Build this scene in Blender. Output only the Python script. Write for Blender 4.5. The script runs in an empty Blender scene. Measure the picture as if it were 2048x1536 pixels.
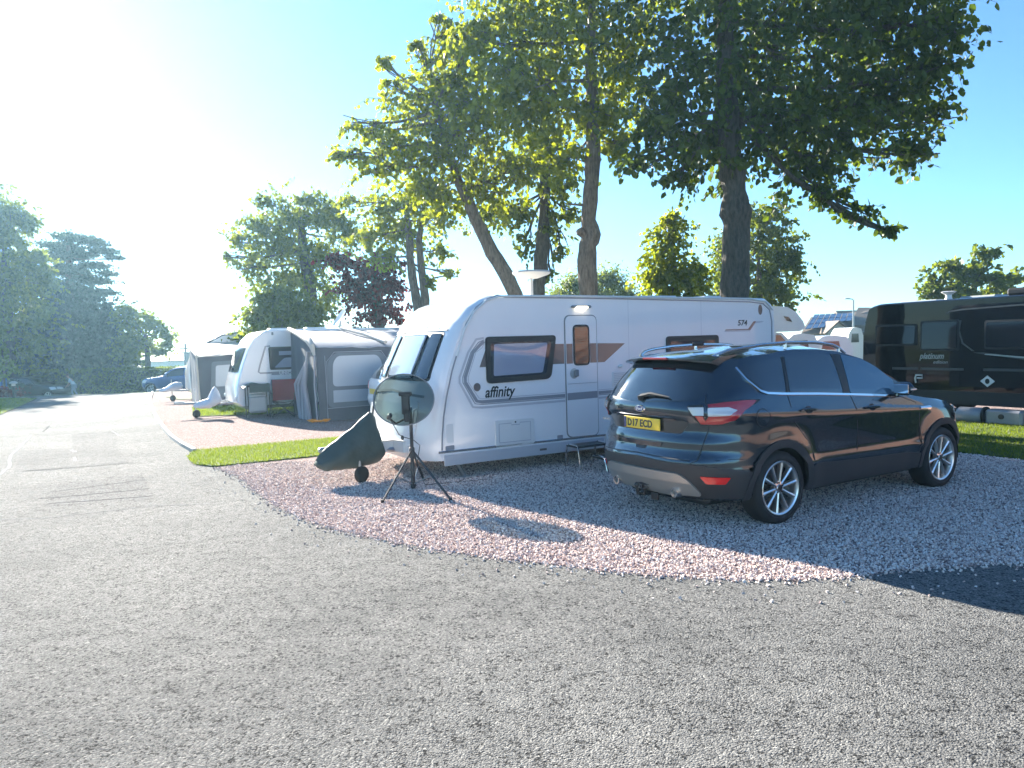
import bpy, bmesh, math, random
import numpy as np
from mathutils import Vector, Matrix
from mathutils.geometry import tessellate_polygon

# ---------------------------------------------------------------- camera, sky, sun, exposure
C = bpy.context.scene
F, H, PITCH, ROLL = 1448.6, 1.7627, 0.0560, 0.0300
cam_d = bpy.data.cameras.new('camera'); cam = bpy.data.objects.new('camera', cam_d); C.collection.objects.link(cam)
cam_d.sensor_width = 36.0; cam_d.lens = F/2048*36; cam_d.clip_end = 3000; cam_d.clip_start = 0.05
cam.location = (0, 0, H)
cam.rotation_euler = (Matrix.Rotation(math.pi/2-PITCH, 3, 'X') @ Matrix.Rotation(-ROLL, 3, 'Z')).to_euler()
C.camera = cam
SUN_AZ, SUN_EL = math.radians(-34.0), math.radians(24.0)      # azimuth from +Y, clockwise positive
SUN = Vector((math.sin(SUN_AZ)*math.cos(SUN_EL), math.cos(SUN_AZ)*math.cos(SUN_EL), math.sin(SUN_EL)))
w = bpy.data.worlds.new('World'); C.world = w; w.use_nodes = True
nt = w.node_tree; nt.nodes.clear()
sky = nt.nodes.new('ShaderNodeTexSky'); sky.sky_type = 'NISHITA'; sky.sun_disc = False
sky.sun_elevation = SUN_EL; sky.sun_rotation = SUN_AZ
sky.air_density = .9; sky.dust_density = 0.15; sky.ozone_density = 3.0; sky.altitude = 0
bg = nt.nodes.new('ShaderNodeBackground'); bg.inputs['Strength'].default_value = 0.056
wo = nt.nodes.new('ShaderNodeOutputWorld')
tint = nt.nodes.new('ShaderNodeMix'); tint.data_type = 'RGBA'; tint.blend_type = 'MULTIPLY'; tint.inputs[0].default_value = 1.0; tint.inputs[7].default_value = (.61, .86, 1.02, 1)
nt.links.new(sky.outputs[0], tint.inputs[6]); nt.links.new(tint.outputs[2], bg.inputs[0]); nt.links.new(bg.outputs[0], wo.inputs[0])
sun_d = bpy.data.lights.new('sun', 'SUN'); sun_d.energy = 5.0; sun_d.angle = math.radians(0.6); sun_d.color = (1.0, 0.93, 0.82)
sun = bpy.data.objects.new('sun', sun_d); C.collection.objects.link(sun)
sun.rotation_euler = SUN.to_track_quat('Z', 'Y').to_euler(); sun.location = SUN*60
C.view_settings.view_transform = 'Standard'; C.view_settings.look = 'None'
C.view_settings.exposure = 2.28; C.view_settings.gamma = 1.0
C.cycles.max_bounces = 7; C.cycles.transparent_max_bounces = 8; C.cycles.volume_bounces = 0
C.cycles.transmission_bounces = 4
C.cycles.sample_clamp_indirect = 4.0

# ---------------------------------------------------------------- helpers
R = random.Random(7); NR = np.random.default_rng(11)
def _ray(u, v):
    x, y = (u-1024)/F, (768-v)/F
    c, s = math.cos(-ROLL), math.sin(-ROLL); x, y = x*c-y*s, x*s+y*c
    c, s = math.cos(PITCH), math.sin(PITCH)
    return (x, c+y*s, y*c-s)
def at(u, v, Y):
    d = _ray(u, v); t = Y/d[1]; return Vector((d[0]*t, Y, H+d[2]*t))
TH = math.radians(29.15); CT, ST = math.cos(TH), math.sin(TH)
def ED(e, d, z=0.0): return Vector((e*CT-d*ST, e*ST+d*CT, z))     # pitch grid -> world
def gz(x, y):                                                    # the ground falls gently beyond the park road
    return -0.08*max(0.0, min(y, 50.0)-34.0)
def interp(t, z): return float(np.interp(z, [a for a, b in t], [b for a, b in t]))

def tag(o, label=None, cat=None, group=None, kind=None):
    if label: o['label'] = label
    if cat: o['category'] = cat
    if group: o['group'] = group
    if kind: o['kind'] = kind
    return o
def thing(name, label, cat, loc=(0, 0, 0), rz=0.0, group=None):
    o = bpy.data.objects.new(name, None); C.collection.objects.link(o)
    o.empty_display_size = 0.2; o.location = loc; o.rotation_euler = (0, 0, rz)
    return tag(o, label, cat, group)

class MB:
    def __init__(s): s.v = []; s.f = []; s.m = []; s.sm = []
    def add(s, vs, fs, mi=0, smooth=True):
        b = len(s.v); s.v.extend([tuple(p) for p in vs])
        for f in fs: s.f.append([b+i for i in f]); s.m.append(mi); s.sm.append(smooth)
    def box(s, c, sz, rz=0.0, mi=0, M=None, bev=0.0):
        hx, hy, hz = sz[0]/2, sz[1]/2, sz[2]/2
        bev = min(bev, hx*.9, hy*.9, hz*.9)
        cr, sr = math.cos(rz), math.sin(rz)
        def T(p):
            p = Vector((p[0]*cr-p[1]*sr, p[0]*sr+p[1]*cr, p[2]))
            if M: p = M @ p
            return p+Vector(c)
        if bev <= 0:
            vs = [T((x, y, z)) for x in (-hx, hx) for y in (-hy, hy) for z in (-hz, hz)]
            s.add(vs, [(0, 1, 3, 2), (4, 6, 7, 5), (0, 4, 5, 1), (2, 3, 7, 6), (0, 2, 6, 4), (1, 5, 7, 3)], mi, False)
        else:
            pts = [(x*(hx-(bev if a != 0 else 0)), y*(hy-(bev if a != 1 else 0)), z*(hz-(bev if a != 2 else 0)))
                   for x in (-1, 1) for y in (-1, 1) for z in (-1, 1) for a in (0, 1, 2)]
            bm = bmesh.new()
            for p in pts: bm.verts.new(T(p))
            bmesh.ops.convex_hull(bm, input=bm.verts)
            bm.verts.index_update()
            s.add([v.co for v in bm.verts], [[v.index for v in f.verts] for f in bm.faces], mi, True); bm.free()
        return s
    def tube(s, pts, r, n=8, mi=0, caps=True):
        pts = [Vector(p) for p in pts]; rr = r if isinstance(r, (list, tuple)) else [r]*len(pts)
        vs = []; up = None
        for i, p in enumerate(pts):
            t = (pts[min(i+1, len(pts)-1)]-pts[max(i-1, 0)])
            if t.length < 1e-9: t = Vector((0, 0, 1))
            t.normalize()
            if up is None: up = Vector((0, 0, 1)) if abs(t.z) < .9 else Vector((1, 0, 0))
            a = t.cross(up)
            if a.length < 1e-4: a = t.cross(Vector((1, 0, 0)))
            a.normalize(); b = a.cross(t); up = b
            for k in range(n):
                an = 2*math.pi*k/n; vs.append(p+a*(math.cos(an)*rr[i])+b*(math.sin(an)*rr[i]))
        fs = [(i*n+k, i*n+(k+1) % n, (i+1)*n+(k+1) % n, (i+1)*n+k) for i in range(len(pts)-1) for k in range(n)]
        s.add(vs, fs, mi, True)
        if caps:
            s.add(vs[:n], [tuple(range(n))[::-1]], mi, False); s.add(vs[-n:], [tuple(range(n))], mi, False)
        return s
    def lathe(s, prof, c=(0, 0, 0), axis='z', n=24, mi=0, M=None):
        vs = []
        for r, h in prof:
            for k in range(n):
                a = 2*math.pi*k/n; p = (r*math.cos(a), r*math.sin(a), h)
                if axis == 'y': p = (p[0], p[2], p[1])
                if axis == 'x': p = (p[2], p[0], p[1])
                p = Vector(p)
                if M: p = M @ p
                vs.append(p+Vector(c))
        fs = [(i*n+k, i*n+(k+1) % n, (i+1)*n+(k+1) % n, (i+1)*n+k) for i in range(len(prof)-1) for k in range(n)]
        s.add(vs, fs, mi, True); return s
    def grid(s, P, mi=0, closed_u=False, smooth=True, skip=None):
        nu, nv = len(P), len(P[0]); vs = [p for row in P for p in row]; fs = []
        for i in range(nu if closed_u else nu-1):
            for j in range(nv-1):
                if skip and skip(i, j): continue
                fs.append((i*nv+j, ((i+1) % nu)*nv+j, ((i+1) % nu)*nv+j+1, i*nv+j+1))
        s.add(vs, fs, mi, smooth); return s
    def prism(s, poly, fr, h, mi=0):
        """poly 2d, fr(x,y,off)->3d ; solid between off 0 and h"""
        n = len(poly); a = [fr(x, y, 0) for x, y in poly]; b = [fr(x, y, h) for x, y in poly]
        s.add(a+b, [(i, (i+1) % n, n+(i+1) % n, n+i) for i in range(n)], mi, True)
        tr = tessellate_polygon([[Vector((x, y, 0)) for x, y in poly]])
        s.add(b, [tuple(t) for t in tr], mi, False); s.add(a, [tuple(t) for t in tr], mi, False); return s
    def patch(s, poly, fn, off=.004, step=.08, mi=0, skirt=True):
        """polygon in a surface's own 2-d coordinates laid on that surface: fn(a,b,off)->3d"""
        bm = bmesh.new()
        tr = tessellate_polygon([[Vector((x, y, 0)) for x, y in poly]])
        vv = [bm.verts.new((x, y, 0)) for x, y in poly]
        for t in tr:
            try: bm.faces.new([vv[i] for i in t])
            except ValueError: pass
        for ax in (0, 1):
            lo = min(p[ax] for p in poly); hi = max(p[ax] for p in poly); k = lo+step
            while k < hi-1e-4:
                no = (1, 0, 0) if ax == 0 else (0, 1, 0); co = (k, 0, 0) if ax == 0 else (0, k, 0)
                bmesh.ops.bisect_plane(bm, geom=bm.verts[:]+bm.edges[:]+bm.faces[:], plane_co=co, plane_no=no, dist=1e-5)
                k += step
        bm.verts.index_update()
        top = [fn(v.co.x, v.co.y, off) for v in bm.verts]
        s.add(top, [[v.index for v in f.verts] for f in bm.faces], mi, True)
        if skirt:
            for e in bm.edges:
                if len(e.link_faces) == 1:
                    a, b = e.verts
                    s.add([top[a.index], top[b.index], fn(b.co.x, b.co.y, -.004), fn(a.co.x, a.co.y, -.004)], [(0, 1, 2, 3)], mi, False)
        bm.free(); return s
    def build(s, name, mat, parent=None, sharp=35, recalc=True, attr=None):
        me = bpy.data.meshes.new(name); me.from_pydata(s.v, [], s.f)
        mats = mat if isinstance(mat, (list, tuple)) else [mat]
        for m in mats: me.materials.append(m)
        me.polygons.foreach_set('material_index', s.m); me.polygons.foreach_set('use_smooth', s.sm)
        if recalc:
            bm = bmesh.new(); bm.from_mesh(me); bmesh.ops.remove_doubles(bm, verts=bm.verts, dist=2e-5)
            bmesh.ops.recalc_face_normals(bm, faces=bm.faces); bm.to_mesh(me); bm.free()
        if sharp: me.set_sharp_from_angle(angle=math.radians(sharp))
        me.update()
        o = bpy.data.objects.new(name, me); C.collection.objects.link(o)
        if parent: o.parent = parent
        return o

def fast_mesh(name, V, Fq, mat, parent=None, tint=None, smooth=False, nper=4):
    """V (n,3), Fq (m,nper) numpy -> object"""
    me = bpy.data.meshes.new(name); nv, nf = len(V), len(Fq)
    me.vertices.add(nv); me.vertices.foreach_set('co', np.ascontiguousarray(V, dtype=np.float32).ravel())
    me.loops.add(nf*nper); me.loops.foreach_set('vertex_index', np.ascontiguousarray(Fq, dtype=np.int32).ravel())
    me.polygons.add(nf); me.polygons.foreach_set('loop_start', np.arange(0, nf*nper, nper, dtype=np.int32))
    me.polygons.foreach_set('use_smooth', np.full(nf, smooth))
    if tint is not None:
        a = me.attributes.new('tint', 'FLOAT', 'POINT'); a.data.foreach_set('value', np.ascontiguousarray(tint, dtype=np.float32))
    me.update(calc_edges=True); me.validate()
    if mat: me.materials.append(mat)
    o = bpy.data.objects.new(name, me); C.collection.objects.link(o)
    if parent: o.parent = parent
    return o

def rrect(x0, y0, x1, y1, r, n=4):
    out = []
    for cx, cy, a0 in ((x1-r, y1-r, 0), (x0+r, y1-r, 90), (x0+r, y0+r, 180), (x1-r, y0+r, 270)):
        for k in range(n+1):
            a = math.radians(a0+90*k/n); out.append((cx+r*math.cos(a), cy+r*math.sin(a)))
    return out
def rpoly(pts, r, n=4):
    """fillet the corners of a polygon"""
    out = []; N = len(pts)
    for i in range(N):
        p = Vector(pts[i]); a = Vector(pts[i-1]); b = Vector(pts[(i+1) % N]); ri = r[i] if isinstance(r, (list, tuple)) else r
        da = (a-p); db = (b-p); k = min(ri, da.length*.45, db.length*.45)
        if k < 1e-4: out.append(tuple(p)); continue
        s1 = p+da.normalized()*k; s2 = p+db.normalized()*k
        for j in range(n+1):
            t = j/n; q = s1*(1-t)**2+p*2*t*(1-t)+s2*t*t; out.append((q.x, q.y))
    return out
def circ(cx, cy, rx, ry=None, n=20):
    ry = ry or rx; return [(cx+rx*math.cos(2*math.pi*k/n), cy+ry*math.sin(2*math.pi*k/n)) for k in range(n)]
def ribbon(line, wd):
    """a polyline as a thin polygon"""
    L = [Vector(p) for p in line]; a, b = [], []
    for i, p in enumerate(L):
        t = (L[min(i+1, len(L)-1)]-L[max(i-1, 0)]).normalized(); n = Vector((-t.y, t.x))*wd/2
        a.append(tuple(p+n)); b.append(tuple(p-n))
    return a+b[::-1]
def text_obj(body, size, mat, parent, M, name='lettering', shear=0.0, bold=0.0, depth=.0015, sx=1.0, align='LEFT'):
    cu = bpy.data.curves.new(name, 'FONT'); cu.body = body; cu.size = size; cu.shear = shear; cu.offset = bold
    cu.extrude = depth; cu.align_x = align; cu.resolution_u = 3
    t = bpy.data.objects.new('tmp', cu); C.collection.objects.link(t)
    me = bpy.data.meshes.new_from_object(t.evaluated_get(bpy.context.evaluated_depsgraph_get()))
    bpy.data.objects.remove(t); bpy.data.curves.remove(cu)
    me.transform(Matrix.Diagonal((sx, 1, 1, 1))); me.transform(M); me.name = name
    me.materials.clear(); me.materials.append(mat)
    o = bpy.data.objects.new(name, me); C.collection.objects.link(o); o.parent = parent
    return o
def frame_M(origin, xa, ya):
    xa = Vector(xa).normalized(); ya = Vector(ya).normalized(); za = xa.cross(ya)
    M = Matrix((xa, ya, za)).transposed().to_4x4(); M.translation = Vector(origin); return M

# ---------------------------------------------------------------- materials
def mat(name, col, rough=.5, metal=0.0, coat=0.0, spec=.5, var=0.0, vscale=8.0, bump=0.0, bscale=40.0, emis=None, trans=0.0, alpha=1.0, coatr=.03):
    m = bpy.data.materials.new(name); m.use_nodes = True; n = m.node_tree.nodes; l = m.node_tree.links
    b = n['Principled BSDF']; b.inputs['Base Color'].default_value = (*col, 1); b.inputs['Roughness'].default_value = rough
    b.inputs['Metallic'].default_value = metal; b.inputs['Coat Weight'].default_value = coat; b.inputs['Coat Roughness'].default_value = coatr
    b.inputs['Specular IOR Level'].default_value = spec; b.inputs['Transmission Weight'].default_value = trans; b.inputs['Alpha'].default_value = alpha
    if emis: b.inputs['Emission Color'].default_value = (*emis[:3], 1); b.inputs['Emission Strength'].default_value = emis[3]
    tc = n.new('ShaderNodeTexCoord')
    if var > 0:
        no = n.new('ShaderNodeTexNoise'); no.inputs['Scale'].default_value = vscale; no.inputs['Detail'].default_value = 6
        mx = n.new('ShaderNodeMix'); mx.data_type = 'RGBA'
        mx.inputs[6].default_value = (*[c*(1-var) for c in col], 1); mx.inputs[7].default_value = (*[min(1, c*(1+var)) for c in col], 1)
        l.new(tc.outputs['Object'], no.inputs['Vector']); l.new(no.outputs['Fac'], mx.inputs[0]); l.new(mx.outputs[2], b.inputs['Base Color'])
    if bump > 0:
        no = n.new('ShaderNodeTexNoise'); no.inputs['Scale'].default_value = bscale; no.inputs['Detail'].default_value = 5
        bp = n.new('ShaderNodeBump'); bp.inputs['Strength'].default_value = bump; bp.inputs['Distance'].default_value = .01
        l.new(tc.outputs['Object'], no.inputs['Vector']); l.new(no.outputs['Fac'], bp.inputs['Height']); l.new(bp.outputs[0], b.inputs['Normal'])
    return m

def leaf_mat(name, c_dark, c_light, trans=.45, tcol=None):
    m = bpy.data.materials.new(name); m.use_nodes = True; n = m.node_tree.nodes; l = m.node_tree.links; n.clear()
    at_ = n.new('ShaderNodeAttribute'); at_.attribute_name = 'tint'
    mx = n.new('ShaderNodeMix'); mx.data_type = 'RGBA'; mx.inputs[6].default_value = (*c_dark, 1); mx.inputs[7].default_value = (*c_light, 1)
    l.new(at_.outputs['Fac'], mx.inputs[0])
    p = n.new('ShaderNodeBsdfPrincipled'); p.inputs['Roughness'].default_value = .5; p.inputs['Specular IOR Level'].default_value = .35
    l.new(mx.outputs[2], p.inputs['Base Color'])
    t = n.new('ShaderNodeBsdfTranslucent'); mt = n.new('ShaderNodeMix'); mt.data_type = 'RGBA'; mt.blend_type = 'MULTIPLY'; mt.inputs[0].default_value = 1
    mt.inputs[7].default_value = (*(tcol or (1.9, 1.7, .45)), 1); l.new(mx.outputs[2], mt.inputs[6]); l.new(mt.outputs[2], t.inputs['Color'])
    ms = n.new('ShaderNodeMixShader'); ms.inputs[0].default_value = trans
    l.new(p.outputs[0], ms.inputs[1]); l.new(t.outputs[0], ms.inputs[2])
    o = n.new('ShaderNodeOutputMaterial'); l.new(ms.outputs[0], o.inputs[0]); return m

def bark_mat(name, c1, c2):
    m = bpy.data.materials.new(name); m.use_nodes = True; n = m.node_tree.nodes; l = m.node_tree.links
    b = n['Principled BSDF']; b.inputs['Roughness'].default_value = .9
    tc = n.new('ShaderNodeTexCoord'); mp = n.new('ShaderNodeMapping'); mp.inputs['Scale'].default_value = (6, 6, 1.6)
    no = n.new('ShaderNodeTexNoise'); no.inputs['Scale'].default_value = 3.0; no.inputs['Detail'].default_value = 9; no.inputs['Roughness'].default_value = .65
    cr = n.new('ShaderNodeValToRGB'); cr.color_ramp.elements[0].position = .35; cr.color_ramp.elements[0].color = (*c1, 1)
    cr.color_ramp.elements[1].position = .65; cr.color_ramp.elements[1].color = (*c2, 1)
    bp = n.new('ShaderNodeBump'); bp.inputs['Strength'].default_value = .9; bp.inputs['Distance'].default_value = .06
    l.new(tc.outputs['Object'], mp.inputs[0]); l.new(mp.outputs[0], no.inputs['Vector']); l.new(no.outputs['Fac'], cr.inputs[0])
    l.new(cr.outputs[0], b.inputs['Base Color']); l.new(no.outputs['Fac'], bp.inputs['Height']); l.new(bp.outputs[0], b.inputs['Normal']); return m

def ground_mat(name, kind, dark=None):
    m = bpy.data.materials.new(name); m.use_nodes = True; n = m.node_tree.nodes; l = m.node_tree.links
    b = n['Principled BSDF']; tc = n.new('ShaderNodeTexCoord')
    def noise(sc, det=4, ro=.5):
        x = n.new('ShaderNodeTexNoise'); x.inputs['Scale'].default_value = sc; x.inputs['Detail'].default_value = det; x.inputs['Roughness'].default_value = ro
        l.new(tc.outputs['Object'], x.inputs['Vector']); return x.outputs['Fac']
    def vor(sc, feat='F1', rnd=1.0):
        x = n.new('ShaderNodeTexVoronoi'); x.inputs['Scale'].default_value = sc; x.feature = feat; x.inputs['Randomness'].default_value = rnd
        l.new(tc.outputs['Object'], x.inputs['Vector']); return x
    def ramp(src, st):
        x = n.new('ShaderNodeValToRGB'); e = x.color_ramp.elements
        while len(e) < len(st): e.new(.5)
        for i, (p, c) in enumerate(st): e[i].position = p; e[i].color = (*c, 1)
        l.new(src, x.inputs[0]); return x.outputs[0]
    def mix(a, bb, f, mode='MIX'):
        x = n.new('ShaderNodeMix'); x.data_type = 'RGBA'; x.blend_type = mode
        if isinstance(f, float): x.inputs[0].default_value = f
        else: l.new(f, x.inputs[0])
        for s_, i in ((a, 6), (bb, 7)):
            if isinstance(s_, tuple): x.inputs[i].default_value = (*s_, 1)
            else: l.new(s_, x.inputs[i])
        return x.outputs[2]
    def math_(op, a, bb):
        x = n.new('ShaderNodeMath'); x.operation = op
        for s_, i in ((a, 0), (bb, 1)):
            if isinstance(s_, (int, float)): x.inputs[i].default_value = s_
            else: l.new(s_, x.inputs[i])
        return x.outputs[0]
    def bump(h, st, dist, prev=None):
        x = n.new('ShaderNodeBump'); x.inputs['Strength'].default_value = st; x.inputs['Distance'].default_value = dist; l.new(h, x.inputs['Height'])
        if prev: l.new(prev, x.inputs['Normal'])
        return x.outputs[0]
    if kind == 'asphalt':
        v = vor(95); v2 = vor(34); big = noise(.45, 8, .72); mid = noise(9, 5, .6); fine = noise(48, 5, .75)
        col = ramp(big, [(.34, (.185, .186, .184)), (.5, (.250, .249, .243)), (.66, (.305, .302, .292))])
        chip = ramp(v.outputs['Color'], [(0, (.45, .46, .48)), (.75, (1.1, 1.1, 1.08)), (1, (1.9, 1.86, 1.75))])
        col = mix(col, chip, .9, 'MULTIPLY')
        bitumen_shade = ramp(math_('ADD', math_('MULTIPLY', fine, .75), math_('MULTIPLY', mid, .25)), [(.425, (.03, .035, .045)), (.475, (1, 1, 1))])  # dark bitumen and the shadow in the pits, both put into the colour
        col = mix(col, bitumen_shade, .85, 'MULTIPLY')
        pit_shadow = ramp(noise(26, 3, .6), [(.33, (.12, .125, .14)), (.375, (1, 1, 1))]); col = mix(col, pit_shadow, .8, 'MULTIPLY')  # second layer of pit shadows painted in as dark colour
        if dark: col = mix(col, (dark, dark, dark*1.02), 1.0, 'MULTIPLY')
        l.new(col, b.inputs['Base Color']); b.inputs['Roughness'].default_value = .9; b.inputs['Specular IOR Level'].default_value = .11
        h = math_('ADD', math_('MULTIPLY', v.outputs['Distance'], -1.0), math_('MULTIPLY', fine, 1.6))
        nn = bump(h, 1.0, .018); nn = bump(mid, .5, .02, nn); l.new(nn, b.inputs['Normal'])
    elif kind == 'gravel':
        v = vor(52); v2 = vor(75)
        cc = n.new('ShaderNodeSeparateColor'); l.new(v.outputs['Color'], cc.inputs[0])
        col = ramp(cc.outputs[0], [(0, (.25, .18, .17)), (.35, (.42, .32, .295)), (.7, (.54, .42, .39)), (1, (.66, .57, .53))])
        gap = ramp(v.outputs['Distance'], [(.3, (1, 1, 1)), (.75, (.35, .32, .32))])
        col = mix(col, gap, .9, 'MULTIPLY'); l.new(col, b.inputs['Base Color']); b.inputs['Roughness'].default_value = 1; b.inputs['Specular IOR Level'].default_value = .1
        h = math_('ADD', math_('MULTIPLY', v.outputs['Distance'], -1.0), math_('MULTIPLY', noise(2.2, 4), .5))
        l.new(bump(h, 1.0, .03), b.inputs['Normal'])
    elif kind == 'lawn':
        a = noise(3, 6, .6); f_ = noise(70, 4, .7)
        col = ramp(a, [(.3, (.055, .095, .012)), (.7, (.12, .165, .024))]); col = mix(col, ramp(f_, [(.3, (.45, .5, .4)), (.7, (1.3, 1.3, 1.2))]), .8, 'MULTIPLY')
        l.new(col, b.inputs['Base Color']); b.inputs['Roughness'].default_value = .9; l.new(bump(f_, 1.0, .04), b.inputs['Normal'])
    elif kind == 'earth':
        a = noise(.3, 6, .6); col = ramp(a, [(.35, (.055, .075, .022)), (.65, (.10, .11, .045))]); l.new(col, b.inputs['Base Color']); b.inputs['Roughness'].default_value = .95
        l.new(bump(noise(9, 5), .8, .05), b.inputs['Normal'])
    return m

M_ = {}
def mk():
    g = M_
    g['asphalt'] = ground_mat('asphalt', 'asphalt'); g['gravel'] = ground_mat('gravel', 'gravel'); g['lawn'] = ground_mat('lawn', 'lawn'); g['earth'] = ground_mat('earth', 'earth')
    g['patch'] = mat('dark_seam', (.115, .115, .115), 1.0, spec=0, var=.35, vscale=30)
    g['asphalt_old'] = ground_mat('older_asphalt', 'asphalt', .86)
    g['conc'] = mat('pale_concrete', (.42, .40, .37), .8, var=.18, vscale=14, bump=.4, bscale=60)
    g['stone'] = None
    g['vanwhite'] = mat('caravan_white', (.80, .80, .805), .22, coat=.6, spec=.5, var=.05, vscale=1.6, coatr=.05)
    g['white'] = mat('white_plastic', (.74, .74, .72), .35, var=.04, vscale=4)
    g['trimgrey'] = mat('grey_trim', (.20, .21, .22), .45)
    g['decal'] = mat('grey_decal', (.26, .27, .30), .3, coat=.5)
    g['decal_l'] = mat('light_grey_decal', (.50, .50, .53), .3, coat=.5)
    g['brown'] = mat('brown_decal', (.155, .125, .12), .22, coat=.8)
    g['black'] = mat('black_plastic', (.018, .018, .020), .45)
    g['blacktrim'] = mat('dark_grey_plastic', (.035, .035, .038), .55, bump=.15, bscale=400)
    g['rubber'] = mat('tyre_rubber', (.018, .018, .019), .75, bump=.2, bscale=90)
    g['glass'] = mat('tinted_glass', (.004, .007, .012), .03, spec=1.0, coat=1.0)
    g['glassb'] = mat('dark_window', (.022, .027, .04), .06, spec=.8)
    g['blind_sheen'] = mat('blind_with_pane_reflection', (.30, .33, .42), .06, spec=.9, coat=1.0)  # this colour doubles as the blue-grey reflection on the pane
    g['silver'] = mat('silver_alloy', (.82, .79, .75), .28, metal=1.0, var=.1, vscale=20)
    g['chrome'] = mat('chrome', (.80, .80, .80), .08, metal=1.0)
    g['steel'] = mat('galvanised_steel', (.42, .43, .44), .4, metal=.9, var=.15, vscale=25)
    g['rail'] = mat('satin_aluminium', (.66, .67, .69), .25, metal=1.0)
    g['paint'] = mat('dark_blue_green_metallic', (.042, .062, .082), .16, metal=.8, coat=1.0, spec=.6, coatr=.01)
    g['bluepaint'] = mat('blue_metallic', (.02, .09, .28), .3, metal=.4, coat=1.0)
    g['glassd'] = mat('black_window', (.004, .005, .008), .05, spec=.45)
    g['frontglass'] = mat('front_window_painted_daylight', (.045, .10, .16), .04, spec=.9, coat=.5)  # light seen through the front window is put into this colour
    g['dimgrey'] = mat('dim_grey_stripe', (.065, .068, .07), .3)
    g['roadline'] = mat('worn_road_line', (.33, .33, .32), 1.0, spec=0, var=.3, vscale=25)
    g['blackpaint'] = mat('gloss_black_paint', (.004, .005, .007), .04, spec=.4)
    g['darkpaint'] = mat('dark_car_paint', (.015, .018, .022), .3, coat=1.0)
    g['red'] = mat('red_lens', (.42, .008, .012), .12, coat=1.0, spec=.8)
    g['redlit'] = mat('bright_red_reflector', (.75, .012, .012), .2, coat=.6)
    g['clear'] = mat('clear_lens', (.62, .58, .55), .1, metal=.25, coat=1.0)
    g['diff'] = mat('silver_skid_plate', (.40, .39, .35), .35, metal=.55, coat=.3)
    g['plate'] = mat('yellow_plate', (.80, .55, .03), .3, coat=.5)
    g['ink'] = mat('black_ink', (.012, .012, .012), .5)
    g['inkgrey'] = mat('grey_lettering', (.42, .43, .42), .35, metal=.2)
    g['whiteink'] = mat('white_lettering', (.80, .80, .80), .5)
    g['blue'] = mat('badge_blue', (.01, .03, .14), .2, coat=1.0)
    g['canvas'] = mat('dark_green_canvas', (.045, .066, .060), .62, var=.3, vscale=6, bump=.6, bscale=14)
    g['whitecover'] = mat('white_vinyl_cover', (.66, .67, .70), .55, bump=.3, bscale=12)
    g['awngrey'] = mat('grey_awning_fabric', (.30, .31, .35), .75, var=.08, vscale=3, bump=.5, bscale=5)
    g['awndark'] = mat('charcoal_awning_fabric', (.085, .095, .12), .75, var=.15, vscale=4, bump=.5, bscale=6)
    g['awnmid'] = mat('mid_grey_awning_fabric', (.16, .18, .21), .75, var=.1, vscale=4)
    g['awncream'] = mat('cream_awning_fabric', (.52, .48, .42), .7, bump=.4, bscale=5)
    g['pvc'] = mat('clear_pvc_window', (.36, .42, .49), .3, spec=.6, bump=.2, bscale=4)
    g['chairred'] = mat('dark_red_canvas', (.30, .03, .035), .8)
    g['orange'] = mat('orange_cable', (.75, .28, .02), .5)
    g['greyplastic'] = mat('pale_grey_plastic', (.36, .38, .38), .5)
    g['house'] = mat('cream_render', (.50, .46, .39), .85, var=.08, vscale=3)
    g['tiles'] = mat('brown_roof_tiles', (.20, .155, .12), .85, var=.3, vscale=9, bump=.6, bscale=12)
    g['solar'] = mat('solar_cells', (.035, .06, .12), .15, coat=1.0, var=.2, vscale=2)
    g['hedgedark'] = mat('hedge_twigs', (.02, .028, .012), .95)
    g['skin'] = mat('skin', (.50, .30, .22), .6); g['cloth'] = mat('pale_clothing', (.60, .62, .62), .85); g['cloth2'] = mat('grey_trousers', (.30, .33, .35), .85); g['hair'] = mat('brown_hair', (.07, .045, .03), .8)
    g['gold'] = mat('yellow_amber_lens', (.7, .35, .03), .2, coat=1)
    g['lamp'] = mat('awning_light_lens', (.9, .86, .75), .3, emis=(1, .85, .6, 1.6))
    g['brakelens'] = mat('dark_red_brake_lens', (.30, .01, .02), .15, coat=1.0)
    g['dishglass'] = None
    g['bark1'] = bark_mat('dark_bark', (.045, .040, .030), (.125, .108, .082)); g['bark2'] = bark_mat('light_bark', (.075, .058, .042), (.21, .165, .12)); 
    g['leafA'] = leaf_mat('lime_leaves', (.090, .135, .016), (.21, .25, .028), .64)
    g['leafShade'] = leaf_mat('shaded_lime_leaves', (.032, .060, .012), (.085, .130, .022), .5)  # darker copy of the lime leaves, with the crown's shade in its colour
    g['leafM'] = leaf_mat('mid_leaves', (.060, .098, .020), (.15, .19, .038), .56)
    g['leafP'] = leaf_mat('purple_leaves', (.045, .014, .018), (.16, .030, .030), .45, (2.0, .9, .8))
    g['leafC'] = leaf_mat('cedar_needles', (.018, .040, .028), (.045, .075, .050), .25, (1.2, 1.4, .9))
    g['leafF'] = leaf_mat('feathery_leaves', (.09, .13, .04), (.16, .21, .07), .45)
    g['grass'] = leaf_mat('grass_blades', (.06, .11, .010), (.165, .22, .025), .45)
    # stones with a per-stone tint
    m = bpy.data.materials.new('pink_granite_chips'); m.use_nodes = True; n = m.node_tree.nodes; l = m.node_tree.links
    a = n.new('ShaderNodeAttribute'); a.attribute_name = 'tint'; cr = n.new('ShaderNodeValToRGB'); e = cr.color_ramp.elements
    for _ in range(3): e.new(.5)
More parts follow.
